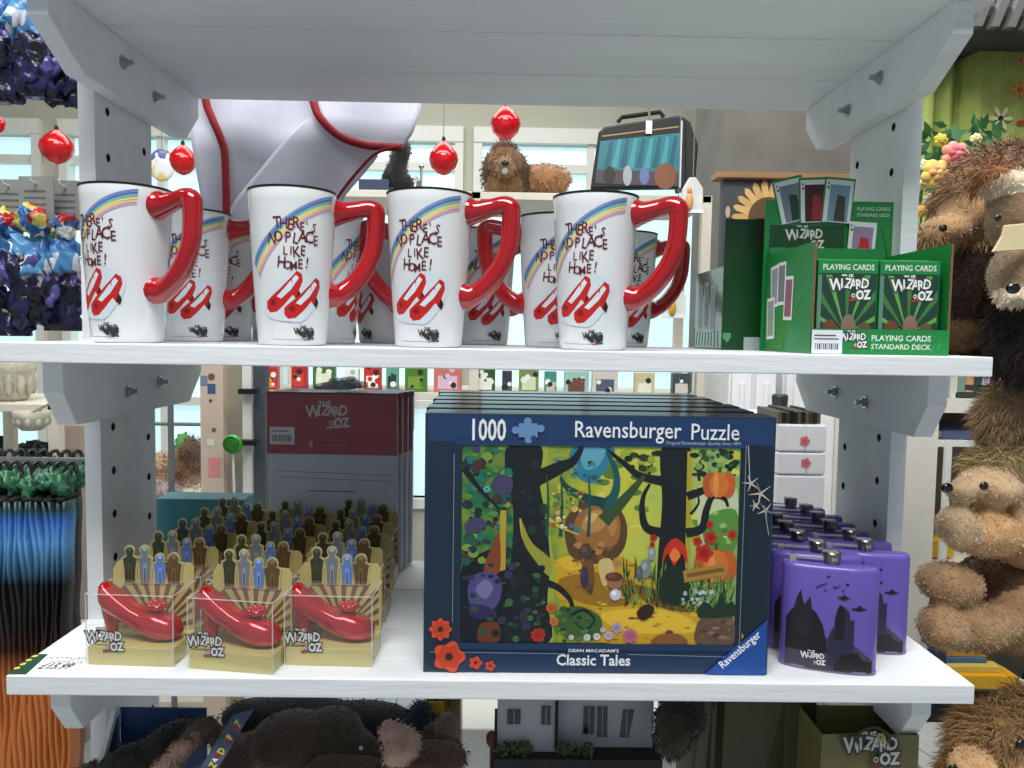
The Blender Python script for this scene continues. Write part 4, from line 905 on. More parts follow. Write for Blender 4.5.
# ------------------------------------------------------------------ soft toys
def plush(name, label, cat, Y, blobs, cols, fur=.012, nf=4000, seed=1, feats=(), group=None, vox=.006, droop=.3, loc=None, wid=.0007, matname=None):
    """blobs: (px, py, dy, rx, ry, rd, colour index) measured outlines at their own depth; feats: (kind, px, py, dy, r, colour)"""
    rd = random.Random(seed); px0, py0 = blobs[0][0], blobs[0][1]; root = empty(name, W(px0, py0, Y)); tag(root, label, cat, group)
    bm = bmesh.new(); cs = []
    for (px, py, dy, rx, ry, rdp, ci, *rot) in blobs:
        yy = Y+dy; c = W(px, py, yy)-root.location; s_ = yy/F; r = (rx*s_, rdp, ry*s_)
        add_blob(bm, c, r, 16, rot=(0, R_(rot[0]) if rot else 0, 0)); cs.append((c, r, ci, R_(rot[0]) if rot else 0))
    me = bpy.data.meshes.new('t'); bm.to_mesh(me); bm.free(); o = bpy.data.objects.new('t', me); COL.objects.link(o)
    rm = o.modifiers.new('r', 'REMESH'); rm.mode = 'VOXEL'; rm.voxel_size = vox; rm.use_smooth_shade = True
    sm = o.modifiers.new('s', 'SMOOTH'); sm.iterations = 4; sm.factor = .6
    me2 = bpy.data.meshes.new_from_object(o.evaluated_get(bpy.context.evaluated_depsgraph_get())); bpy.data.objects.remove(o)
    bm = bmesh.new(); bm.from_mesh(me2); bpy.data.meshes.remove(me2); bm.faces.ensure_lookup_table()
    def ci_of(p):
        best, bc = 9e9, 0
        for c, r, ci, a in cs:
            q = p-c; q = Vector((q.x*math.cos(a)-q.z*math.sin(a), q.y, q.x*math.sin(a)+q.z*math.cos(a))); v = abs(math.sqrt((q.x/r[0])**2+(q.y/r[1])**2+(q.z/r[2])**2)-1)*min(r)
            if v < best: best, bc = v, ci
        return bc
    info = []; tot = 0
    for f in bm.faces:
        f.smooth = True; ci = ci_of(f.calc_center_median()); f.material_index = ci*2; a = f.calc_area(); tot += a; info.append((f.calc_center_median().copy(), f.normal.copy(), a, ci))
    cum = []; acc = 0
    for i in info: acc += i[2]; cum.append(acc)
    import bisect
    for k in range(nf):
        c, n, a, ci = info[min(len(info)-1, bisect.bisect(cum, rd.random()*acc))]
        L = (fur[ci] if hasattr(fur, '__len__') else fur)*rd.uniform(.5, 1.2)
        if L <= .0005: continue
        j = math.sqrt(a); p = c+Vector((rd.uniform(-1, 1), rd.uniform(-1, 1), rd.uniform(-1, 1)))*j*.6
        dr = (n*(.7 if L < .012 else .45)+Vector((rd.uniform(-.4, .4), rd.uniform(-.4, .4), rd.uniform(-.4, .4)-droop*(1 if L < .012 else 1.5)))).normalized()
        sd = dr.cross(Vector((rd.random()-.5, rd.random()-.5, rd.random()-.5))).normalized()*wid*rd.uniform(.6, 1.4)
        p -= n*.001; m_ = p+dr*L*.55; e = p+dr*L+Vector((0, 0, -L*droop*.6))
        v = [bm.verts.new(x) for x in (p-sd, p+sd, m_+sd*.7, m_-sd*.7, e)]
        for q in ((v[0], v[1], v[2], v[3]), (v[3], v[2], v[4])): bm.faces.new(q).material_index = ci*2+(1 if rd.random() < .4 else 0)
    ms = []
    for c in cols:
        ms.append(mat('plush_%02x%02x%02x' % c, c, .9, var=.22, scale=45, bump=.5, bscale=160, sheen=.25)); c2 = tuple(min(255, int(x*1.18)+6) for x in c); ms.append(mat('plush_tip_%02x%02x%02x' % c, c2, .9, var=.1, scale=60, sheen=.25))
    obj('fur_body', bm, ms, root)
    for kind, px, py, dy, r, c in feats:
        bm = bmesh.new(); s_ = (Y+dy)/F; cc = W(px, py, Y+dy)-root.location
        add_blob(bm, cc, (r*s_, r*s_*.6, r*s_*(.8 if kind == 'nose' else 1)), 14); obj(kind, bm, mat('toy_%s_%02x%02x%02x' % (kind, *c), c, .12, coat=.6, var=0), root, smooth=True)
    return root
tan, cr, br, dbr, ol, blk = (158, 118, 72), (206, 180, 140), (110, 74, 44), (44, 28, 18), (118, 98, 56), (12, 12, 13)
# right-hand lions, seated on the shelves of a side rack that stands just outside the picture
LY = 1.06
plush('plush_lion', 'large brown plush lion looking left behind the playing card display', 'soft toy', 1.12,
      [(985, 215, 0, 42, 50, .07, 1), (1005, 180, .02, 45, 32, .07, 2), (965, 215, -.03, 26, 24, .045, 0), (943, 232, -.05, 26, 17, .035, 0, -8), (930, 238, -.06, 14, 11, .028, 1), (962, 195, -.02, 22, 14, .04, 2, -30), (975, 290, 0, 34, 60, .06, 3), (960, 335, -.02, 20, 16, .04, 4), (1000, 330, .02, 45, 40, .08, 3), (1040, 260, .04, 50, 120, .09, 3)],
      [(170, 134, 94), (160, 128, 88), (120, 90, 66), (62, 36, 20), (120, 88, 56)], fur=[.003, .018, .034, .020, .006], nf=30000, seed=3, feats=[('eye', 943, 228, -.083, 4.2, (30, 14, 8)), ('eye', 985, 229, -.09, 3.5, (30, 14, 8))])
plush('plush_lion', 'plush lion at the right edge with a pale wooden tag hanging over its face', 'soft toy', .93,
      [(1022, 215, 0, 30, 40, .05, 0), (1008, 186, .0, 22, 14, .04, 1), (992, 178, .01, 16, 12, .03, 2, 20), (1014, 275, -.02, 20, 32, .04, 0), (1014, 298, -.035, 16, 10, .03, 1), (1030, 335, .02, 30, 50, .06, 3), (1050, 270, .05, 40, 110, .07, 3)],
      [(146, 120, 90), (206, 190, 164), (140, 92, 50), (36, 22, 16)], fur=[.003, .005, .026, .020], nf=16000, seed=5, feats=[('eye', 998, 218, -.052, 3.5, (24, 12, 8)), ('nose', 1013, 288, -.068, 7.5, (14, 12, 12))])
bm = bmesh.new(); Yt = .865
add_prism(bm, [(WX(994, Yt, 230), WZ(252, Yt, 1000)), (WX(1032, Yt, 230), WZ(249, Yt, 1000)), (WX(1032, Yt), WZ(221, Yt, 1000)), (WX(996, Yt), WZ(225, Yt, 1000)), (WX(994, Yt), WZ(236, Yt, 1000))], 'y', Yt, Yt+.004)
o = obj('wooden_tag', bm, mat('pale_wood_tag', (222, 204, 160), .6, var=.1, scale=20, stretch=(.3, 1, 4)), None, bevel=.001); tag(o, 'pale blank wooden tag across the face of the rightmost plush lion', 'tag')
plush('plush_lion', 'tan plush lion with black nose, muzzle pointing left, front legs stretched forward', 'soft toy', 1.0,
      [(1022, 500, 0, 32, 40, .06, 0), (990, 486, -.03, 27, 19, .045, 0), (963, 491, -.05, 17, 11, .026, 0, -4), (974, 482, -.045, 20, 9, .026, 0, -18), (1030, 450, .02, 32, 50, .07, 2), (994, 460, .0, 24, 10, .04, 2, -25), (1012, 418, .02, 32, 34, .05, 3),
       (958, 527, -.05, 19, 21, .034, 1), (985, 533, -.04, 42, 23, .040, 4), (1030, 530, 0, 40, 40, .06, 4), (1005, 590, .02, 50, 36, .06, 5), (950, 583, -.045, 34, 21, .035, 6, 6), (1000, 580, .04, 40, 26, .05, 5), (942, 628, -.06, 22, 22, .038, 6), (972, 626, -.05, 46, 24, .042, 7), (1020, 615, -.01, 44, 40, .06, 7)],
      [(200, 170, 134), (208, 180, 144), (160, 140, 96), (164, 138, 104), (204, 164, 116), (90, 64, 44), (172, 138, 102), (160, 128, 90)], fur=[.0022, .003, .026, .016, .003, .005, .003, .003], nf=50000, seed=7, feats=[('nose', 947, 488, -.083, 6.5, (10, 10, 12)), ('eye', 984, 486, -.080, 4.6, (44, 14, 10))])
plush('plush_lion', 'plush lion at the bottom right corner with a shaggy olive mane', 'soft toy', .95,
      [(1005, 745, 0, 40, 36, .06, 0), (1000, 790, 0, 50, 40, .07, 1), (975, 764, -.04, 20, 14, .035, 2, -10), (962, 768, -.05, 12, 8, .025, 2), (1022, 764, -.04, 20, 20, .04, 3), (1040, 735, .0, 30, 40, .06, 0)],
      [(140, 108, 64), (150, 112, 70), (196, 156, 112), (200, 168, 120)], fur=[.036, .028, .003, .003], nf=22000, seed=9, feats=[('eye', 1021, 745, -.07, 6, (14, 10, 8)), ('nose', 953, 768, -.078, 5, (10, 10, 10))])
# the rack the lions sit on, reaching in from outside the right edge
t = empty('toy_rack', (.90, 1.0, 0)); tag(t, 'black metal toy rack at the far right, plush lions sitting on it', 'rack')
for y in (-.12, .18):
    bm = bmesh.new(); add_box(bm, .02, .045, y, y+.025, 0, 2.2); obj('upright', bm, M_black, t)
for z in (WZ(386, 1.05, 1010), WZ(664, 1.0, 1010), WZ(900, 1.0, 1010)):
    bm = bmesh.new(); add_box(bm, -.20, .03, -.02, .14, z-.012, z-.004); obj('tray', bm, M_black, t)
# ------------------------------------------------------------------ left side: peg rails with bundles and scarves
RX0, RX1 = -.86, WX(86, 1.12)
t = empty('peg_stand', (-.83, 1.15, 0)); tag(t, 'black peg stand at the far left whose rails carry the bundles and scarves', 'stand')
bm = bmesh.new(); add_box(bm, -.02, .02, -.02, .02, 0, 2.5); obj('upright', bm, M_black, t)
z1, z2, z3 = WZ(-45, 1.12, 40), WZ(186, 1.12, 40), WZ(459, 1.12, 40)
for z in (z1, z2, z3):
    bm = bmesh.new(); add_tube(bm, [(0, -.03, z), (RX1+.83, -.03, z)], .003, 8); obj('rail', bm, M_bolt, t)
topm = patch_mat('bright_satin', [(206, 190, 90), (176, 30, 40), (40, 120, 80), (226, 226, 220), (60, 110, 170), (214, 200, 110)], 26, .3)
midm = patch_mat('pastel_satin', [(90, 150, 200), (206, 180, 206), (216, 220, 232), (70, 120, 180), (200, 150, 190), (150, 180, 210)], 24, .3)
navm = patch_mat('navy_satin', [(26, 26, 58), (60, 56, 120), (16, 18, 34), (84, 76, 140), (20, 30, 44), (34, 32, 80)], 30, .28, .8)
M_hdr = mat('grey_header_card', (136, 138, 134), .5, var=.12, scale=14)
def bundle(px, pyt, pyb, Y, zr, lab, seed, flip=False):
    t = empty('satin_bundle', W(px, pyb, Y)); tag(t, lab, 'bundle', 'shiny satin bundles on the peg stand'); s_ = Y/F; H = (pyb-pyt)*s_; w = 19*s_
    rd = random.Random(seed)
    for nm, z0, z1_, m, rw in (('printed_top', .76, 1.0, topm, .75), ('pale_middle', .42, .84, midm, .95), ('ruffled_body', .0, .54, navm, 1.2)):
        bm = bmesh.new()
        for k in range(7 if nm == 'ruffled_body' else 5):
            c = (rd.uniform(-.5, .5)*w*rw, rd.uniform(-.4, .2)*w, H*(z0+.08+(z1_-z0-.16)*rd.random())); add_blob(bm, c, (w*rw*rd.uniform(.4, .62), w*rd.uniform(.4, .6), H*(z1_-z0)*rd.uniform(.26, .42)), 18, .7, 9, rot=(rd.uniform(-.4, .4), rd.uniform(-.6, .6), 0), seed=seed+k)
        for v in bm.verts:
            q = v.co*60; d_ = noise.noise(q+Vector((seed, 0, 0))); v.co += Vector((d_, -abs(noise.noise(q*.8)), d_*.6))*.006
            v.co.z = max(0, v.co.z)
        obj(nm, bm, m, t, smooth=True)
    bm = bmesh.new(); hz_ = zr-t.location.z; cw = 17*s_
    add_box(bm, -cw, cw, .006, .008, H*.85, hz_+.006); c_ = obj('header_card', bm, M_hdr, t)
    d = Decal(lambda u, v, o: (u, .0058-o, v))
    for k in range(5): d.rect(-cw*.7, hz_-.016-k*.009, cw*.55, hz_-.013-k*.009, (92, 96, 92))
    d.build('card_print', c_)
    bm = bmesh.new(); add_tube(bm, [(0, .01, hz_-.004), (0, -.006, hz_-.002), (0, -.01, hz_+.004)], .0016, 6); obj('hook', bm, M_cardw, t); return t
for i, (px, pt, pb, Y, seed, lab) in enumerate(((10, 212, 336, 1.10, 11, 'shiny navy bundle with yellow and red top, nearest the left edge, lower row'), (37, 208, 334, 1.075, 17, 'shiny navy bundle in the middle of the lower row, light blue collar'), (66, 214, 331, 1.10, 29, 'shiny navy bundle of the lower row, beside the leftmost mug'),
      (6, -22, 104, 1.10, 37, 'purple shiny bundle at the top left corner, upper row'), (34, -26, 98, 1.075, 41, 'purple shiny bundle in the middle of the upper row'), (64, -18, 109, 1.10, 53, 'dark shiny bundle of the upper row, against the left post'))):
    bundle(px, pt, pb, Y, z2 if i < 3 else z1, lab, seed)
zlen = 1.0
scarf_m = ramp_mat('scarf_print_blue', 2, -.62, 0, [(0, (150, 90, 40)), (.30, (196, 120, 60)), (.62, (196, 116, 62)), (.68, (60, 34, 22)), (.72, (30, 22, 20)), (.83, (24, 22, 26)), (.885, (80, 132, 170)), (.92, (100, 166, 222)), (.97, (70, 126, 206)), (1, (30, 60, 60))], .4, .03, 14)
scarf_m2 = ramp_mat('scarf_print_dark', 2, -.62, 0, [(0, (130, 76, 36)), (.60, (150, 90, 46)), (.68, (26, 18, 16)), (.84, (20, 20, 24)), (.92, (16, 34, 26)), (1, (20, 60, 36))], .5, .03, 14)
M_gsat = mat('green_satin', (46, 104, 74), .35, var=.5, scale=40, bump=.8, bscale=50)
def scarf(px, Y, m, lab, seed, yt=497):
    t = empty('hanging_scarf', W(px, yt, Y)); tag(t, lab, 'scarf', 'printed satin scarves on the peg stand'); rd = random.Random(seed); L = .62; wd = .0098
    for side, nm in ((-1, 'fold'), (1, 'fold')):
        bm = bmesh.new(); n = 26; ring = []
        for j in range(n+1):
            z = -L*j/n; xo = .0026*math.sin(j*.55+seed)+.0016*math.sin(j*1.3+seed*2); th = wd*.30*(1+.35*math.sin(j*.8+seed)); x = side*wd*.42+xo
            ring.append([bm.verts.new((x+th*a, -.03+b, z)) for a, b in ((-.8, .0), (0, -.004), (.8, 0), (1, .012), (.7, .024), (-.7, .024), (-1, .012))])
        for a, b in zip(ring, ring[1:]):
            for i in range(7): bm.faces.new((a[i], b[i], b[(i+1) % 7], a[(i+1) % 7]))
        bm.faces.new(ring[0]); bm.faces.new(ring[-1][::-1]); obj(nm, bm, m, t, smooth=True)
    bm = bmesh.new(); add_blob(bm, (0, -.006, .002), (wd*.95, .028, .006), 14, .3, seed=seed); obj('black_toggle', bm, M_dark, t, smooth=True)
    hz_ = z3-t.location.z
    bm = bmesh.new()
    for k in range(4): add_blob(bm, (rd.uniform(-.004, .004), -.002+.012*k-.016, .014+rd.uniform(0, .014)), (wd*rd.uniform(.6, 1.1), .014, .013), 14, 1.2, rot=(0, rd.uniform(-.5, .5), 0), seed=seed+k)
    obj('green_gather', bm, M_gsat, t, smooth=True)
    bm = bmesh.new(); add_tube(bm, spline([(0, 0, .008), (.001, -.006, hz_*.5), (-.003, -.004, hz_*.8), (-.004, -.002, hz_+.004), (.001, .004, hz_+.0075), (.005, .004, hz_+.001), (.008, .002, hz_-.006)], 4), .0028, 8); obj('hook', bm, M_black, t, smooth=True)
ordn = ['first', 'second', 'third', 'fourth', 'fifth', 'sixth', 'seventh']
for i in range(7):
    scarf(4+i*11.2, 1.05, scarf_m, '%s blue, black and orange scarf counted from the left edge' % ordn[i], i+1)
for i in range(8):
    scarf(-2+i*11.4, 1.15, scarf_m2, 'dark scarf in the back row, %s from the left edge' % (ordn+['eighth'])[i], i+31, 486)
# ------------------------------------------------------------------ background on the left
LG = 2.1
t = gondola('display_gondola', 'beige wall shelf at the far left carrying a pale carved planter', LG, -70, 52, (WZ(404, LG, 20), .5), M_cream, posts=(0, 1))
M_resin = mat('carved_resin', (176, 172, 156), .8, var=.2, scale=30, bump=1, bscale=40)
t = empty('carved_planter', W(10, 403, LG+.1)); t.location.z = WZ(404, LG, 20); tag(t, 'pale carved planter standing on the beige shelf at the left edge', 'planter'); s_ = LG/F
bm = bmesh.new(); add_lathe(bm, [(14*s_, 0), (18*s_, 4*s_), (20*s_, 16*s_), (24*s_, 30*s_), (26*s_, 40*s_), (23*s_, 41*s_), (20*s_, 34*s_)], 24)
for k in range(12):
    a = k*6.2832/12; add_blob(bm, (21*s_*math.cos(a), 21*s_*math.sin(a), 18*s_), (4*s_, 4*s_, 12*s_), 10, .4, seed=k)
obj('pot', bm, M_resin, t, smooth=True)
t = empty('carved_bowl', (WX(32, 1.95, 425), 1.95, 0)); zb = WZ(430, 1.95, 32); t.location.z = zb; tag(t, 'cream carved hanging bowl below the beige shelf, at the left', 'bowl'); s_ = 1.95/F
bm = bmesh.new(); add_lathe(bm, [(9*s_, 0), (13*s_, 4*s_), (16*s_, 12*s_), (17*s_, 19*s_), (15*s_, 19*s_), (13*s_, 12*s_)], 22)
for k in range(10): a = k*.628; add_blob(bm, (14*s_*math.cos(a), 14*s_*math.sin(a), 9*s_), (3*s_, 3*s_, 5*s_), 8)
obj('bowl_body', bm, M_resin, t, smooth=True)
bm = bmesh.new(); add_tube(bm, [(0, 0, 17*s_), (0, .15, 30*s_)], .003, 6); obj('hanger', bm, M_bolt, t)
Y = 2.6; t = empty('storage_box', W(66, 500, Y)); tag(t, 'dusty beige cardboard box seen above the scarf hooks', 'box'); s_ = Y/F
bm = bmesh.new(); add_box(bm, -13*s_, 16*s_, 0, .3, -t.location.z, 76*s_); obj('carton', bm, mat('beige_carton', (168, 152, 140), .8, var=.1), t, bevel=.003)
for i, (px, py, w_) in enumerate(((-2, 446, 10), (30, 451, 13), (46, 452, 11))):
    Y = 3.4; s_ = Y/F; t = empty('garden_shrub', (WX(px, Y, py), Y, 0)); tag(t, 'dark leafy potted shrub before the far window, %s' % ['at the left edge', 'left of the pair', 'right of the pair'][i], 'shrub', 'potted shrubs by the window')
    zt_ = WZ(py-8, Y, px); bm = bmesh.new(); add_lathe(bm, [(.024, 0), (.03, .06), (.028, .07)], 16); obj('pot', bm, M_resin, t)
    bm = bmesh.new(); add_tube(bm, [(0, 0, .2), (0, 0, zt_-.1)], .012, 6); obj('stem', bm, M_dark, t)
    bm = bmesh.new(); rd = random.Random(i)
    for k in range(160):
        a, r, z = rd.uniform(0, 6.28), rd.uniform(0, (w_-3)*s_), zt_-.10*rd.random(); c = Vector((r*math.cos(a), r*math.sin(a), z)); u = Vector((rd.uniform(-1, 1), rd.uniform(-1, 1), rd.uniform(-.5, 1))).normalized()*.02; w2 = u.cross(Vector((0, 1, .3))).normalized()*.012
        bm.faces.new([bm.verts.new(p) for p in (c-u, c+w2, c+u, c-w2)])
    obj('foliage', bm, mat('dark_foliage', (44, 52, 46), .7, var=.3), t)
# pale timber post with price pictures, panel and hook rail behind the slipper boxes
PY = 1.75
bm = bmesh.new(); add_box(bm, WX(200, PY), WX(223, PY), PY, PY+.06, 0, 1.50); o = obj('display_post', bm, None if False else mat('pink_pine', (208, 188, 172), .7, var=.08, scale=8, stretch=(2, 2, .2))); 
t = empty('hook_stand', (WX(226, PY), PY, 0)); tag(t, 'narrow pine and beige display panel with hooks behind the packed aprons', 'display panel'); o.parent = t; o.location = (-t.location.x, -PY, 0); o.name = 'pine_board'
g = lambda px: WX(px, PY, 430)-t.location.x; gz = lambda py: WZ(py, PY, 230)
bm = bmesh.new(); add_box(bm, g(223), g(241), .03, .07, 0, 1.50); obj('beige_board', bm, mat('putty_board', (164, 158, 142), .7, var=.06), t)
bm = bmesh.new(); add_box(bm, g(241), g(250), .01, .06, 0, 1.50); obj('white_strip', bm, M_frame, t)
bm = bmesh.new(); add_box(bm, g(252), g(263), .02, .05, 0, 1.50); obj('dark_strip', bm, mat('slate_strip', (70, 78, 84), .6, var=.2, scale=10), t)
for py in (391, 442):
    bm = bmesh.new(); add_box(bm, g(240), g(258), -.012, .01, gz(py+2.5), gz(py-2.5)); obj('hook_bar', bm, M_black, t)
for a in ((g(201), gz(386), g(208), gz(376), (120, 136, 160)), (g(208), gz(394), g(216), gz(384), (60, 96, 140)), (g(208), gz(477), g(220), gz(458), (226, 150, 146)), (g(207), gz(446), g(214), gz(439), (226, 224, 216))):
    d = Decal(lambda u, v, o: (u, -.0006-o, v)); d.rect(*a); d.build('sticker', t)
for a in ((g(212), gz(377), .008, (110, 90, 80)), (g(211), gz(401), .004, (90, 80, 80)), (g(214), gz(430), .005, (120, 100, 80))):
    d = Decal(lambda u, v, o: (u, -.0008-o, v)); d.disc(*a); d.build('round_sticker', t)
t2 = empty('swirl_lollipop', (WX(232.5, PY-.02, 444), PY-.02, WZ(444, PY-.02, 232))); tag(t2, 'round green swirl lollipop in front of the beige panel', 'lollipop'); s_ = PY/F
bm = bmesh.new(); add_lathe(bm, [(.3*s_, -.006), (9.0*s_, -.005), (10*s_, 0), (9.0*s_, .005), (.3*s_, .006)], 28); c_ = obj('candy', bm, mat('green_candy', (52, 158, 44), .3, coat=.5, var=.1), t2, smooth=True, rot=(R_(90), 0, 0))
bm = bmesh.new(); add_tube(bm, [Vector((r*math.cos(a), r*math.sin(a), .0062)) for r, a in [(9*s_*k/50, k*.35) for k in range(51)]], .0012, 5); obj('swirl', bm, ink((24, 96, 30)), c_)
bm = bmesh.new(); add_tube(bm, [(0, .001, -9*s_), (0, .012, -70*s_)], .003, 6); obj('stick', bm, M_cardw, t2)
# soft toy pile and pillows seen between post and panel
for nm, lab, Y, bl, cols, sd in (('plush_pile', 'brown soft toys heaped behind the left post, upper heap beside the pole', 2.3, [(188, 462, 0, 11, 20, .1, 0), (192, 450, -.02, 8, 12, .08, 1), (184, 485, 0, 14, 16, .1, 0), (196, 490, 0, 10, 16, .1, 2), (182, 440, -.03, 5, 9, .04, 3)], [(120, 90, 66), (86, 62, 44), (150, 120, 96), (70, 140, 60)], 3),
      ('plush_pile', 'pale brown soft toy behind the left post, left of the pole', 2.4, [(160, 466, 0, 10, 14, .1, 0), (158, 478, 0, 12, 12, .1, 1)], [(170, 140, 110), (206, 180, 150)], 5), ('plush_cushion', 'grey pink plush cushion above the teal box', 2.2, [(166, 490, 0, 14, 9, .08, 0), (190, 492, .05, 12, 7, .06, 1)], [(150, 136, 136), (206, 200, 188)], 6)):
    r_ = plush(nm, lab, 'soft toy', Y, bl, cols, fur=.014, nf=1500, seed=sd, wid=.002, vox=.015)
gondola('display_gondola', 'low white display table in the background carrying brown soft toys', 2.1, 120, 222, (WZ(500, 2.3, 180), .4), M_cream, dp=.55)
Y = 2.05; bm = bmesh.new(); add_tube(bm, [(WX(171, Y, 440), Y, 0), (WX(171, Y, 440), Y, WZ(352, Y, 171))], .008, 10); add_tube(bm, [(WX(150, Y), Y, WZ(424, Y, 171)), (WX(200, Y), Y, WZ(424, Y, 171))], .005, 8); o = obj('display_pole', bm, mat('grey_metal', (116, 122, 126), .4, metal=.5)); tag(o, 'grey metal pole with a cross bar behind the left post', 'pole')
# toys on top of the gondola
plush('plush_dog', 'brown toy dog sitting on the gondola top before the window', 'soft toy', 2.45, [(505, 185, 0, 22, 20, .08, 0), (505, 162, -.05, 16, 17, .06, 0), (505, 166, -.10, 9, 9, .04, 1), (489, 168, -.03, 7, 16, .03, 2, 8), (521, 170, -.03, 8, 18, .03, 2, -8), (545, 180, .02, 26, 15, .08, 3), (504, 148, -.06, 13, 7, .04, 2)], [(122, 92, 60), (150, 122, 90), (76, 52, 34), (150, 110, 74)], fur=.014, nf=3000, seed=4, wid=.0016, vox=.01, feats=[('nose', 505, 163, -.16, 4, (12, 10, 10)), ('mouth', 505, 171, -.14, 3, (200, 190, 180))])
plush('winged_toy', 'small black winged toy perched left of the red ornament', 'soft toy', 2.4, [(398, 168, 0, 9, 22, .05, 0), (402, 150, -.02, 9, 12, .04, 0), (388, 176, 0, 6, 16, .02, 0, 20), (407, 145, 0, 5, 2, .01, 0, -20), (405, 183, 0, 10, 8, .04, 0)], [(14, 14, 16)], fur=.008, nf=900, seed=4, wid=.0014, vox=.008)
Y = 2.42; t = empty('small_figurine', (WX(412, Y, 190), Y, ztop)); tag(t, 'small grey metal figurine beside the black winged toy', 'figurine'); s_ = Y/F
bm = bmesh.new(); add_lathe(bm, [(12*s_, 0), (11*s_, 6*s_), (8*s_, 10*s_), (9*s_, 14*s_), (5*s_, 20*s_)], 18); add_lathe(bm, [(1.5*s_, 0), (1.2*s_, 28*s_), (3*s_, 30*s_), (1*s_, 33*s_)], 10, (9*s_, 0, 0)); obj('casting', bm, M_bolt, t, smooth=True)
bm = bmesh.new(); add_box(bm, WX(358, 2.35), WX(388, 2.35), 2.35, 2.5, ztop, WZ(179, 2.35, 370)); o = obj('storage_box', bm, mat('navy_card', (30, 46, 76), .5), None, bevel=.002); tag(o, 'small navy blue box on the gondola top, left of the winged toy', 'box')
# ------------------------------------------------------------------ white cabinets and gift boxes behind the jigsaw boxes
def cabinet(px0, px1, pyt, Y, lab, doors=2):
    t = empty('white_cabinet', (WX(px0, Y, 400), Y, 0)); tag(t, lab, 'cabinet'); w = WX(px1, Y, 400)-t.location.x; h = WZ(pyt, Y, px0)
    bm = bmesh.new(); add_box(bm, 0, w, 0, .4, 0, h); obj('body', bm, mat('white_lacquer', (224, 226, 230), .4, var=.02), t, bevel=.003)
    for k in range(doors):
        a, b = w*k/doors+.006, w*(k+1)/doors-.006; bm = bmesh.new(); add_box(bm, a, b, -.012, 0, .03, h-.03); dr = obj('door', bm, mat('white_lacquer', (224, 226, 230), .4, var=.02), t, bevel=.003)
        bm = bmesh.new(); add_box(bm, a+.02, b-.02, -.018, -.012, .06, h-.08); obj('door_panel', bm, mat('white_lacquer', (224, 226, 230), .4, var=.02), dr, bevel=.004)
cabinet(728, 776, 352, 2.05, 'tall white panelled cabinet behind the right end of the jigsaw boxes')
cabinet(782, 850, 340, 2.15, 'white cabinet behind the right mid bracket, seen above the dark book row', 1)
t = empty('dark_vase', W(776, 500, 1.9)); t.location.z = 0; tag(t, 'tall dark stand with a green leafy top between the white cabinets', 'stand')
bm = bmesh.new(); s_ = 1.9/F; add_lathe(bm, [(.03, 0), (.03, .02), (.012, .03), (.012, WZ(420, 1.9, 776))], 14); add_lathe(bm, [(7*s_, 0), (8*s_, 24*s_), (7*s_, 26*s_)], 14, (0, 0, WZ(420, 1.9, 776))); obj('stand_body', bm, mat('dark_green_metal', (26, 34, 28), .5, var=.3), t)
BY = 1.62; zt_ = WZ(424, BY, 805)
t = empty('poppy_gift_box', (WX(778, BY, 460), BY, 0)); tag(t, 'stack of white gift boxes with pink poppies, behind the purple flasks', 'gift box')
w = WX(826, BY, 460)-t.location.x; z0 = 0
edges = [WZ(y, BY, 800) for y in (560, 475, 452, 424)]
M_pap = mat('white_gift_paper', (228, 230, 236), .4, var=.02)
bm = bmesh.new(); add_box(bm, 0, w*1.12, .03, .38, 0, edges[0]-.001); obj('plinth', bm, M_pap, t)
for a, b in zip(edges, edges[1:]):
    bm = bmesh.new(); add_box(bm, 0, w, 0, .34, a, b-.0015); bx = obj('carton', bm, M_pap, t, bevel=.004)
d = Decal(lambda u, v, o: (u, -.001-o, v))
for px, py in ((807, 441), (809, 463)): d.flower(WX(px, BY)-t.location.x, WZ(py, BY, 800), 5.5*BY/F, (214, 110, 120), (190, 80, 90), 5); d.line([(WX(px, BY)-t.location.x, WZ(py+5, BY, 800)), (WX(px+1, BY)-t.location.x, WZ(py+11, BY, 800))], .002, (190, 170, 180))
d.build('poppy_print', t)
rd = random.Random(8)
for k in range(11):
    a = WX(780+k*3.9, BY, 420); b = WX(780+(k+1)*3.9, BY, 420)-.0006; bm = bmesh.new(); add_box(bm, a, b, BY+.01, BY+.15, edges[-1], edges[-1]+.026+rd.uniform(-.003, .003)); c = rd.choice([(22, 22, 22), (60, 50, 36), (34, 30, 26), (84, 74, 56), (16, 18, 20)])
    o = obj('small_notebook', bm, ink(c), None, bevel=.0008); tag(o, 'small dark notebook standing in the row on the white gift boxes', 'notebook', 'dark notebooks on the gift boxes')
for px in (714, 786): pass
bm = bmesh.new(); add_box(bm, WX(699, 2.5), WX(726, 2.5), 2.5, 2.6, 0, WZ(350, 2.5, 712)); o = obj('standing_board', bm, mat('charcoal_board', (48, 50, 56), .7), None); tag(o, 'charcoal standing board left of the tall white cabinet', 'board')
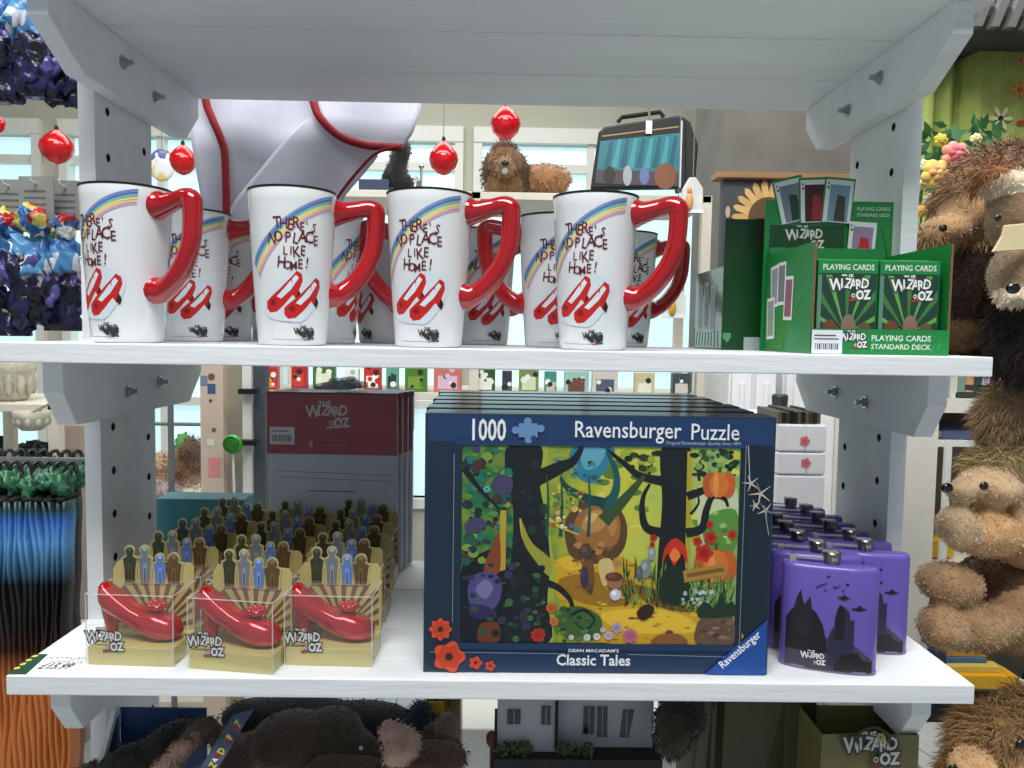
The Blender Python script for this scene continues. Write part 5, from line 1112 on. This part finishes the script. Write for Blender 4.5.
# ------------------------------------------------------------------ white bookcase on the right
KY = 1.75; t = empty('bookcase', (WX(903, KY, 500), KY, 0)); tag(t, 'white bookcase with books behind the right post and the plush lions', 'bookcase')
kx = lambda px: WX(px, KY, 500)-t.location.x; kz = lambda py: WZ(py, KY, 960); M_bc = mat('off_white_board', (222, 218, 208), .5, var=.03)
bm = bmesh.new(); add_box(bm, kx(903), kx(935), 0, .03, 0, kz(352)); obj('front_stile', bm, M_bc, t)
bm = bmesh.new(); add_box(bm, kx(903), kx(907), .03, .4, 0, kz(352)); obj('side_panel', bm, M_bc, t)
bm = bmesh.new(); add_box(bm, kx(903), kx(1130), .38, .4, 0, kz(352)); obj('back_panel', bm, mat('taupe_board', (124, 112, 98), .7), t)
for a, b in ((413, 399), (447, 441), (574, 562), (697, 660 if False else 684)):
    bm = bmesh.new(); add_box(bm, kx(935), kx(1130), .0, .38, kz(a), kz(b)); obj('shelf', bm, M_bc, t)
bm = bmesh.new(); add_box(bm, kx(941), kx(947), -.01, .0, kz(640), kz(440)); add_box(bm, kx(947), kx(1020), -.01, 0, kz(446), kz(440)); obj('frame_edge', bm, M_frame, t)
books = []
def book(px0, px1, py0, py1, c, lab, y0=.02, dp=.22, flatb=True):
    a, b = WX(px0, KY, 500), WX(px1, KY, 500); z0, z1_ = WZ(py1, KY, 960), WZ(py0, KY, 960)
    r = empty('book', ((a+b)/2, KY+y0, z0)); tag(r, lab, 'book', 'books in the white bookcase'); hw = (b-a)/2; h = z1_-z0
    bm = bmesh.new(); add_box(bm, -hw, hw, 0, dp, 0, .002); add_box(bm, -hw, hw, 0, dp, h-.002, h); add_box(bm, -hw, hw, 0, .002, .002, h-.002); obj('cover', bm, ink(c), r)
    bm = bmesh.new(); add_box(bm, -hw+.003, hw-.003, .002, dp-.003, .002, h-.002); obj('pages', bm, M_cardw, r)
book(938, 1012, 665, 677, (226, 168, 30), 'yellow paperback at the bottom of the flat stack', -.06); book(942, 1000, 659.5, 664.6, (214, 190, 90), 'pale yellow paperback second from the bottom of the stack', -.04)
book(936, 990, 655, 659, (60, 110, 150), 'blue paperback third from the bottom of the stack', -.02); book(950, 1020, 651, 654.6, (214, 150, 60), 'orange paperback on top of the stack', -.01)
book(935, 962, 544, 560, (224, 178, 40), 'thick yellow book lying on the middle bookcase shelf'); book(928, 947, 640, 683, (18, 44, 84), 'dark blue book standing at the left end of the lowest visible shelf', -.03, .2)
book(944, 1000, 432, 440, (80, 92, 130), 'blue grey book lying flat under the top shelf'); book(955, 998, 393, 398, (50, 60, 54), 'dark green book lying on the top shelf')
for k, c in enumerate(((150, 170, 160), (206, 206, 196), (120, 150, 130), (206, 150, 100), (60, 70, 66), (176, 170, 180), (90, 60, 60), (200, 196, 180))):
    book(941+k*8, 948.5+k*8, 372, 392.5 if 955 <= 941+k*8 < 998 else 398.5, c, '%s upright book on the top bookcase shelf' % ['grey green', 'off white', 'sage', 'orange', 'near black', 'lilac grey', 'maroon', 'cream'][k])
# ------------------------------------------------------------------ green printed fabric, flowers and canopy at the top right
CY = 1.9
bm = bmesh.new()
g = []
for i in range(41):
    px = 912+i*5; fold = .018*math.sin(i*1.7)*(1 if px < 962 else .15)+(.05 if px < 960 else 0); g.append([bm.verts.new((WX(px, CY), CY+fold, WZ(py, CY, 980))) for py in (36, 80, 130, 190, 260, 330)])
for a, b in zip(g, g[1:]):
    for j in range(5): bm.faces.new((a[j], a[j+1], b[j+1], b[j]))
t = empty('green_curtain', (0, 0, 0)); tag(t, 'lime green linen curtain embroidered with flowers at the upper right', 'curtain')
o = obj('cloth', bm, mat('lime_linen', (158, 172, 92), .9, var=.12, scale=30, bump=.4, bscale=200), t, smooth=True); o.modifiers.new('s', 'SOLIDIFY').thickness = .003
d = Decal(lambda u, v, o: (u, CY-.008-o, v)); q = lambda x, y: (WX(x, CY), WZ(y, CY, 980)); s_ = CY/F
def daisy(x, y, r, c, c2, n=6, a0=0):
    for k in range(n):
        a = a0+k*6.2832/n; u, v = q(x, y); R = r*s_; d.poly([(u+.15*R*math.cos(a-.6), v+.15*R*math.sin(a-.6)), (u+.7*R*math.cos(a-.24), v+.7*R*math.sin(a-.24)), (u+R*math.cos(a), v+R*math.sin(a)), (u+.7*R*math.cos(a+.24), v+.7*R*math.sin(a+.24)), (u+.15*R*math.cos(a+.6), v+.15*R*math.sin(a+.6))], c)
    d.disc(*q(x, y), r*.22*s_, c2)
daisy(984, 119, 13, (206, 200, 160), (30, 20, 50)); d.build('embroidered_flower', t); d = Decal(lambda u, v, o: (u, CY-.008-o, v))
daisy(1001, 90, 11, (220, 140, 50), (150, 60, 40)); daisy(1012, 97, 9, (190, 60, 40), (120, 30, 30), 5, .4); daisy(1010, 121, 12, (176, 34, 40), (210, 120, 60), 4, .2); daisy(1021, 124, 8, (110, 90, 130), (180, 60, 90), 5); daisy(1022, 96, 8, (226, 160, 60), (170, 90, 40)); d.build('embroidered_flower', t); d = Decal(lambda u, v, o: (u, CY-.008-o, v)); daisy(1000, 60, 7, (206, 120, 90), (150, 70, 40))
d.build('embroidered_flower', t)
bm = bmesh.new()
for x, y, r, c in ((935, 119, 6, 0), (929, 100, 5, 1), (939, 101, 5, 0)): pass
t = empty('market_canopy', (WX(1010, 1.7), 1.7, WZ(30, 1.7, 990))); tag(t, 'dark slatted canopy at the top right corner above the green curtain', 'canopy')
bm = bmesh.new(); add_box(bm, WX(945, 1.7)-t.location.x, .5, 0, .5, .03, .05)
obj('roof_board', bm, mat('dark_canopy', (56, 58, 60), .6, var=.1), t)
for k in range(5):
    bm = bmesh.new(); a = WX(950+k*16, 1.7)-t.location.x; add_prism(bm, [(a, .0), (a+.018, .0), (a+.10, .22), (a+.082, .22)], 'y', -.02, .0); obj('slat', bm, mat('grey_slat', (92, 94, 94), .5, var=.1), t)
bm = bmesh.new(); add_tube(bm, [(.35, .2, .05), (.35, .2, 3.6-t.location.z)], .01, 6); obj('hanger_rod', bm, M_black, t)
o = empty('bulldog_tag', (0, 0, 0)) if False else None
# roses and leaves
M_leaf = mat('leaf_green', (44, 96, 48), .5, var=.3, scale=20)
def rose(px, py, r, c1, c2, lab, Y=1.35):
    t = empty('silk_rose', W(px, py, Y)); tag(t, lab, 'flower', 'silk flowers by the right post'); s_ = Y/F*r; rd = random.Random(px)
    for nm, n, R, c in (('outer_petals', 7, 1, c1), ('inner_petals', 6, .6, c2)):
        bm = bmesh.new()
        for k in range(n):
            a = k*6.2832/n+rd.uniform(-.2, .2); add_blob(bm, (R*.55*s_*math.cos(a), (-.25 if R < 1 else 0)*s_, R*.5*s_*math.sin(a)), (s_*.5*R, s_*.3, s_*.42*R), 12, rot=(0, -a, 0))
        add_blob(bm, (0, -.3*s_, 0), (s_*.35*R, s_*.3, s_*.3*R), 10); obj(nm, bm, ink(c, .7), t, smooth=True)
    bm = bmesh.new(); add_tube(bm, spline([(0, 0, 0), (.01, .03, -.05), (0, .05, -.12)], 4), .002, 6); obj('stem', bm, M_leaf, t)
    return t
rose(955, 155, 14, (226, 150, 130), (206, 90, 110), 'pink silk rose above the brown plush lion'); rose(936, 174, 15, (228, 196, 100), (226, 160, 110), 'peach and yellow silk rose beside the right post')
for x, y, r, c, lab in ((925, 165, 6, (226, 222, 190), 'small cream flower left of the pink rose'), (923, 184, 6, (230, 230, 214), 'small white flower under the peach rose'), (922, 211, 6, (236, 170, 50), 'small orange flower, lowest by the right post'), (976, 139, 6, (226, 222, 190), 'small cream flower among leaves under the curtain'), (941, 140, 7, (214, 190, 50), 'small yellow flower above the pink rose'), (930, 200, 7, (220, 214, 180), 'small pale flower above the orange one')):
    rose(x, y, r, c, (200, 180, 90), lab, 1.38)
t = empty('leaf_garland', W(950, 150, 1.46)); tag(t, 'green leafy garland behind the silk roses', 'garland'); rd = random.Random(2)
bm = bmesh.new()
for k in range(90):
    px, py = rd.uniform(918, 1000), rd.uniform(122, 190)
    if px > 985: py = rd.uniform(130, 150)
    c = W(px, py, 1.46+rd.uniform(-.03, .05))-t.location; a = rd.uniform(0, 6.28); L = rd.uniform(.012, .024); u = Vector((math.cos(a), rd.uniform(-.3, .3), math.sin(a)))*L; w2 = Vector((-math.sin(a), .2, math.cos(a)))*L*.4
    vs_ = [bm.verts.new(p) for p in (c-u, c-u*.2+w2, c+u, c-u*.2-w2)]; bm.faces.new(vs_)
obj('leaves', bm, M_leaf, t)
bm = bmesh.new(); add_tube(bm, spline([(WX(912, 1.46)-t.location.x, .02, -.06), (0, .03, .0), (WX(1040, 1.46)-t.location.x, .03, .02)], 8), .004, 6); obj('vine', bm, M_leaf, t)
# ------------------------------------------------------------------ goods on the lowest shelf of the unit
Z4 = ZL-.40+TH
M_blue = mat('blue_card_box', (22, 54, 104), .5, var=.06)
t = empty('open_storage_box', (WX(89, .835, 760), .835, Z4)); tag(t, 'shallow blue cardboard box with a white edged side, left end of the lowest shelf', 'box')
bx = WX(207, .905, 720)-t.location.x; hh = WZ(707, .905, 150)-Z4; bd = .07
bm = bmesh.new(); add_box(bm, 0, bx, 0, bd, 0, .003); add_box(bm, .002, bx, bd-.003, bd, .003, hh); obj('box_body', bm, M_blue, t)
bm = bmesh.new(); add_prism(bm, [(0, .003), (bd, .003), (bd, hh), (bd-.012, hh), (0, hh-.085)], 'x', -.002, .0); sp = obj('side_wall', bm, M_blue, t)
bm = bmesh.new(); add_prism(bm, [(-.001, .003), (-.001, hh-.082), (bd-.012, hh+.002), (bd, hh+.002), (bd, hh-.006), (bd-.012, hh-.010), (.004, hh-.095), (.004, .003)], 'x', -.004, .0015); obj('white_edge', bm, M_cardw, sp)
def low_plush(lab, Y, bl, cols, seed, name='soft_toy', feats=(), nf=3000): 
    pl = plush(name, lab, 'soft toy', Y, bl, cols, fur=.006, nf=nf, seed=seed, wid=.0007, vox=.006, feats=feats, group='dark soft toys under the lower shelf'); return pl
low_plush('black plush toy sprawled at the left in the blue box', .865, [(130, 768, 0, 50, 24, .028, 0, -25), (172, 737, .0, 30, 15, .025, 0, -20), (95, 782, 0, 28, 20, .025, 0), (105, 795, 0, 45, 25, .028, 0)], [(14, 14, 15)], 21)
low_plush('brown plush monkey arm curving up out of the blue box', .83, [(182, 748, 0, 22, 8, .016, 0, -45), (166, 768, 0, 20, 11, .018, 0, -45), (200, 728, .01, 20, 8, .016, 1, -25), (222, 738, .02, 14, 12, .018, 1), (200, 785, .0, 25, 14, .018, 0)], [(132, 104, 90), (80, 64, 48)], 22)
low_plush('dark brown plush toy in the middle of the heap', .92, [(290, 740, 0, 42, 24, .06, 0), (250, 760, 0, 32, 24, .05, 1), (330, 730, .02, 34, 18, .05, 2), (300, 780, .0, 70, 26, .06, 1), (345, 760, 0, 40, 30, .05, 2)], [(70, 54, 44), (96, 72, 60), (56, 50, 38)], 23, feats=[('eye', 361, 748, -.06, 2.5, (150, 160, 160))])
low_plush('black plush toy behind the pinkish paw', 1.0, [(360, 722, 0, 60, 16, .05, 0), (300, 712, 0, 50, 12, .05, 0), (420, 735, .0, 24, 22, .04, 0), (250, 715, 0, 30, 12, .04, 0), (350, 760, .02, 80, 40, .05, 0)], [(10, 10, 11)], 24)
low_plush('pinkish brown plush paw sticking up near the khaki bag', .86, [(388, 730, 0, 9, 10, .02, 0), (402, 742, 0, 20, 13, .03, 0, 15), (396, 752, 0, 14, 10, .03, 0), (425, 762, .02, 46, 16, .04, 1, -8), (350, 775, .02, 50, 18, .04, 1, 10)], [(178, 146, 132), (84, 60, 50)], 25)
low_plush('navy plush cap with a yellow emblem at the right of the heap', .98, [(420, 718, 0, 13, 17, .03, 0), (410, 730, 0, 14, 12, .03, 0)], [(18, 30, 60)], 26, nf=900)
low_plush('brown grey plush ear beside the khaki bag', .93, [(447, 728, 0, 13, 14, .03, 0), (432, 738, 0, 14, 12, .03, 1), (440, 752, .02, 22, 14, .04, 1)], [(104, 86, 76), (56, 34, 26)], 27, nf=1200)
# printed lanyard
bm = bmesh.new(); Yl = .805; A = W(243, 712, Yl+.02); B = W(205, 775, Yl); wv = Vector((.012, 0, .004)); n_ = 10; vv = []
for k in range(n_+1):
    c = A.lerp(B, k/n_)+Vector((0, -.004*math.sin(k), 0)); vv.append((bm.verts.new(c-wv), bm.verts.new(c+wv)))
for a, b in zip(vv, vv[1:]): bm.faces.new((a[0], b[0], b[1], a[1]))
o = obj('printed_ribbon', bm, mat('slate_blue_satin', (62, 84, 112), .35, var=.15), None); o.modifiers.new('s', 'SOLIDIFY').thickness = .0012; tag(o, 'slate blue printed ribbon hanging over the dark soft toys', 'ribbon')
U = (A-B).normalized(); V = Vector((-U.z, 0, U.x)); d = Decal(lambda u, v, oo: B+U*u+V*v+Vector((0, -.0045-oo, 0)))
for i, ch in enumerate('WIZARD OF OZ'): d.text(ch, .004+i*.0054, -.0055, .0105, [(226, 226, 226), (150, 40, 40), (214, 196, 60)][i % 3], .04, .8)
rb = d.build('ribbon_print', o)
# khaki printed bag behind
def bag(px0, px1, pyt, Y, c, lab, name='paper_bag', dp=.07, top=None, logo=False):
    t = empty(name, (WX((px0+px1)/2, Y, 740), Y, Z4)); tag(t, lab, 'bag', 'gift bags on the lowest shelf'); hw = (WX(px1, Y, 740)-WX(px0, Y, 740))/2; h = WZ(pyt, Y, (px0+px1)/2)-Z4
    bm = bmesh.new(); pts = []
    for z, k in ((0, 1), (h*.5, 1.0), (h, .96)):
        pts.append([bm.verts.new((x*hw*k, y, z)) for x, y in ((-1, 0), (-.33, -.002 if z < h else .003), (.33, .002), (1, 0), (1.0, dp*.5), (1, dp), (-1, dp), (-1.0, dp*.5))])
    for a, b in zip(pts, pts[1:]):
        for i in range(8): bm.faces.new((a[i], a[(i+1) % 8], b[(i+1) % 8], b[i]))
    bm.faces.new(pts[0][::-1]); m = mat('bag_%02x%02x%02x' % c, c, .42, coat=.2, var=.18, scale=7)
    o = obj('paper', bm, m, t); o.modifiers.new('s', 'SOLIDIFY').thickness = .0008
    bm = bmesh.new(); add_tube(bm, spline([(-hw*.35, -.002, h-.01), (-hw*.3, -.006, h+.004), (0, -.006, h+.012), (hw*.3, -.006, h+.004), (hw*.35, -.002, h-.01)], 4), .0015, 6); obj('cord_handle', bm, mat('olive_cord', (70, 66, 40), .8), t)
    if logo:
        d = Decal(lambda u, v, o: (u, -.003-o, v)); d.logo(.003, h-.018, .056, (196, 198, 196), (50, 50, 44), (140, 40, 60)); d.flower(.01, h-.001, .006, (170, 160, 100), (120, 110, 60)); rd = random.Random(1)
        for k in range(9): d.line([(rd.uniform(-hw*.8, hw*.8), h-.10), (rd.uniform(-hw*.6, hw*.6), h-.06)], .0015, (110, 112, 60))
        d.build('print', o)
    return t
bag(425, 461, 698, 1.02, (132, 116, 62), 'khaki printed bag standing right of the dark soft toys', dp=.05)
bm = bmesh.new(); add_box(bm, WX(430, .985), WX(447, .985), .99, .992, WZ(716, .985, 440), WZ(704, .985, 440)); o = obj('yellow_label', bm, ink((206, 160, 50)), None); tag(o, 'small yellow label on the khaki bag beside the navy cap', 'label')
bag(692, 722, 700, .93, (82, 80, 58), 'narrow grey olive bag left of the big dark one', dp=.08)
bag(722, 817, 698, .90, (58, 52, 20), 'wide dark olive bag under the right end of the jigsaw box', dp=.10)
bag(820, 921, 735, .835, (112, 108, 62), 'olive gift bag with silver title lettering at the right', dp=.07, logo=True)
# small white house model
HY = .93; t = empty('house_model', (WX(580, HY, 740), HY, Z4)); tag(t, 'grey white miniature house with windows and green shrubs, under the lower shelf', 'model house')
hx = lambda px: WX(px, HY, 740)-t.location.x; hz = lambda py: WZ(py, HY, 580)-Z4; M_house = mat('house_white', (168, 172, 178), .7, var=.06, scale=12)
bm = bmesh.new(); add_box(bm, hx(497), hx(557), .0, .10, hz(754), hz(690)); add_box(bm, hx(557), hx(655), .012, .10, hz(754), hz(690)); obj('walls', bm, M_house, t, bevel=.0015)
bm = bmesh.new(); add_box(bm, hx(490), hx(662), -.012, .11, hz(690), hz(684)); obj('roof', bm, mat('roof_grey', (70, 72, 74), .8), t)
bm = bmesh.new(); add_box(bm, hx(494), hx(660), -.018, .11, 0, hz(752)); obj('base', bm, mat('dark_base', (36, 38, 40), .8, var=.3), t)
bm = bmesh.new(); add_tube(bm, [(hx(556), -.003, hz(748)), (hx(556), -.003, hz(700))], .002, 8); obj('drain_pipe', bm, M_dark, t)
M_wnd = mat('dark_window', (30, 40, 56), .2, coat=.4)
for a, b, c_, e in ((507, 520, 710, 724), (541, 550, 706, 724), (584, 595, 711, 738), (598, 608, 711, 741), (621, 630, 714, 741)):
    y = 0 if a < 556 else .012; sk = .006 if a == 621 else 0
    bm = bmesh.new(); add_prism(bm, [(hx(a), hz(e)), (hx(b), hz(e)), (hx(b)+sk, hz(c_)), (hx(a)+sk*.6, hz(c_))], 'y', y-.002, y); w_ = obj('house_window', bm, M_wnd, t)
    bm = bmesh.new(); add_box(bm, (hx(a)+hx(b))/2-.0004+sk*.4, (hx(a)+hx(b))/2+.0004+sk*.4, y-.0028, y-.0018, hz(e), hz(c_)); add_box(bm, hx(a)-.001, hx(b)+.001, y-.003, y-.0018, hz(e)-.001, hz(e)); obj('glazing_bar', bm, M_house, w_)
for px, w_, py in ((513, 20, 738), (575, 18, 742)):
    bm = bmesh.new(); rd = random.Random(px)
    for k in range(120):
        c = Vector((hx(px+rd.uniform(-w_, w_)), -.012+rd.uniform(-.004, .010), hz(752)+.018*rd.random()*(1-.3*rd.random()))); a = rd.uniform(0, 6.28); u = Vector((math.cos(a), .3, math.sin(a)))*.0035; v_ = Vector((-math.sin(a), .3, math.cos(a)))*.0018
        bm.faces.new([bm.verts.new(p) for p in (c-u, c+v_, c+u, c-v_)])
    obj('shrub', bm, mat('moss_green', (58, 78, 40), .8, var=.3), t)
bm = bmesh.new(); add_blob(bm, (hx(491), -.005, hz(737)), (.006, .006, .010), 12, .3); add_lathe(bm, [(.003, 0), (.0025, hz(742))], 8, (hx(492), -.005, 0)); obj('flower_post', bm, mat('rust_red', (84, 40, 34), .7), t)
low_plush('dark olive round plush hanging right of the miniature house', .90, [(672, 728, 0, 17, 24, .04, 0), (690, 714, 0, 13, 16, .035, 1), (668, 745, 0, 12, 10, .03, 0), (680, 700, .01, 20, 10, .03, 1)], [(52, 46, 30), (40, 30, 20)], 28, nf=2500)
o = None
# white low display block seen between heap and house
bm = bmesh.new(); add_box(bm, WX(455, 1.3), WX(722, 1.3), 1.3, 1.48, 0, WZ(729, 1.3, 480)); o = obj('display_plinth', bm, M_frame, None, bevel=.004); tag(o, 'white display plinth on the floor behind the unit, seen beside the house', 'plinth')
# ------------------------------------------------------------------ price note and green sign on the lower shelf
nx, nz = WX(48, .835, 660), ZL
bm = bmesh.new(); z = ZL+.0006
P4 = []
def onz(px, py, z):
    dd = AX*((px-512)/F)+AD*((py-384)/F)+AF; return Vector((0, 0, CAMZ))+dd*((z-CAMZ)/dd.z)
vs_ = [bm.verts.new(onz(x, y, z)) for x, y in ((7, 674), (26, 674), (48, 654), (34, 654))]; bm.faces.new(vs_)
o = obj('price_sign', bm, mat('green_sign_card', (24, 70, 44), .4, var=.05), None); o.modifiers.new('s', 'SOLIDIFY').thickness = .0006; tag(o, 'small dark green sign strip lying at the left corner of the lower shelf', 'sign')
d = Decal(lambda u, v, oo: (u, v, ZL+.0010+oo)); a_ = onz(14, 671, ZL)
for k in range(4): p0 = onz(17+k*6, 669-k*4, ZL); d.disc(p0.x, p0.y, .0032, (214, 196, 80), 8)
d.build('sign_print', o)
bm = bmesh.new(); vs_ = [bm.verts.new(onz(x, y, ZL+.0005)) for x, y in ((27, 673.5), (86, 674), (92, 653), (50, 654))]; bm.faces.new(vs_)
o = obj('price_note', bm, mat('white_note', (226, 230, 232), .6, var=.02), None); o.modifiers.new('s', 'SOLIDIFY').thickness = .0005; tag(o, 'white handwritten price note taped on the lower shelf beside the green sign', 'note')
d = Decal(lambda u, v, oo: (u, v, ZL+.0010+oo)); c0 = onz(68, 659, ZL); c1 = onz(66, 663, ZL); c2 = onz(54, 668, ZL)
[d.line([(c_.x+n_/2*.0055*0+(k-n_/2)*.0022, c_.y+.0035*math.sin(k*2.3+k*k*.6)) for k in range(n_)], .0007, (40, 40, 46)) for c_, n_ in ((c0, 22), (c1, 18))]; d.text('£15.99', c2.x, c2.y-.004, .020, (30, 30, 34), .0, .6, 0, .2); d.build('handwriting', o)
t = empty('tiled_table', (WX(912, 1.5, 740), 1.42, 0)); tag(t, 'pale grey tiled table top below the bookcase at the lower right', 'table')
zt_ = WZ(727, 1.62, 950)
bm = bmesh.new(); add_box(bm, 0, .6, 0, .22, zt_-.03, zt_)
for k in range(4): add_prism(bm, [(.06+k*.13, 0), (.063+k*.13, 0), (.003+k*.13, .22), (0+k*.13, .22)], 'z', zt_, zt_+.0006, 1)
obj('table_top', bm, [mat('grey_tile', (176, 180, 180), .4, var=.05), ink((110, 114, 116))], t)
for x, y in ((.02, .02), (.56, .02), (.02, .18), (.56, .18)):
    bm = bmesh.new(); add_box(bm, x, x+.025, y, y+.025, 0, zt_-.03); obj('leg', bm, M_bolt, t)
bm = bmesh.new(); add_box(bm, WX(905, 1.7), WX(1130, 1.7), 1.70, 1.745, 0, WZ(700, 1.7, 960)); o = obj('kick_panel', bm, mat('near_black_board', (22, 24, 24), .7), bpy.data.objects['bookcase']); o.location = -bpy.data.objects['bookcase'].location
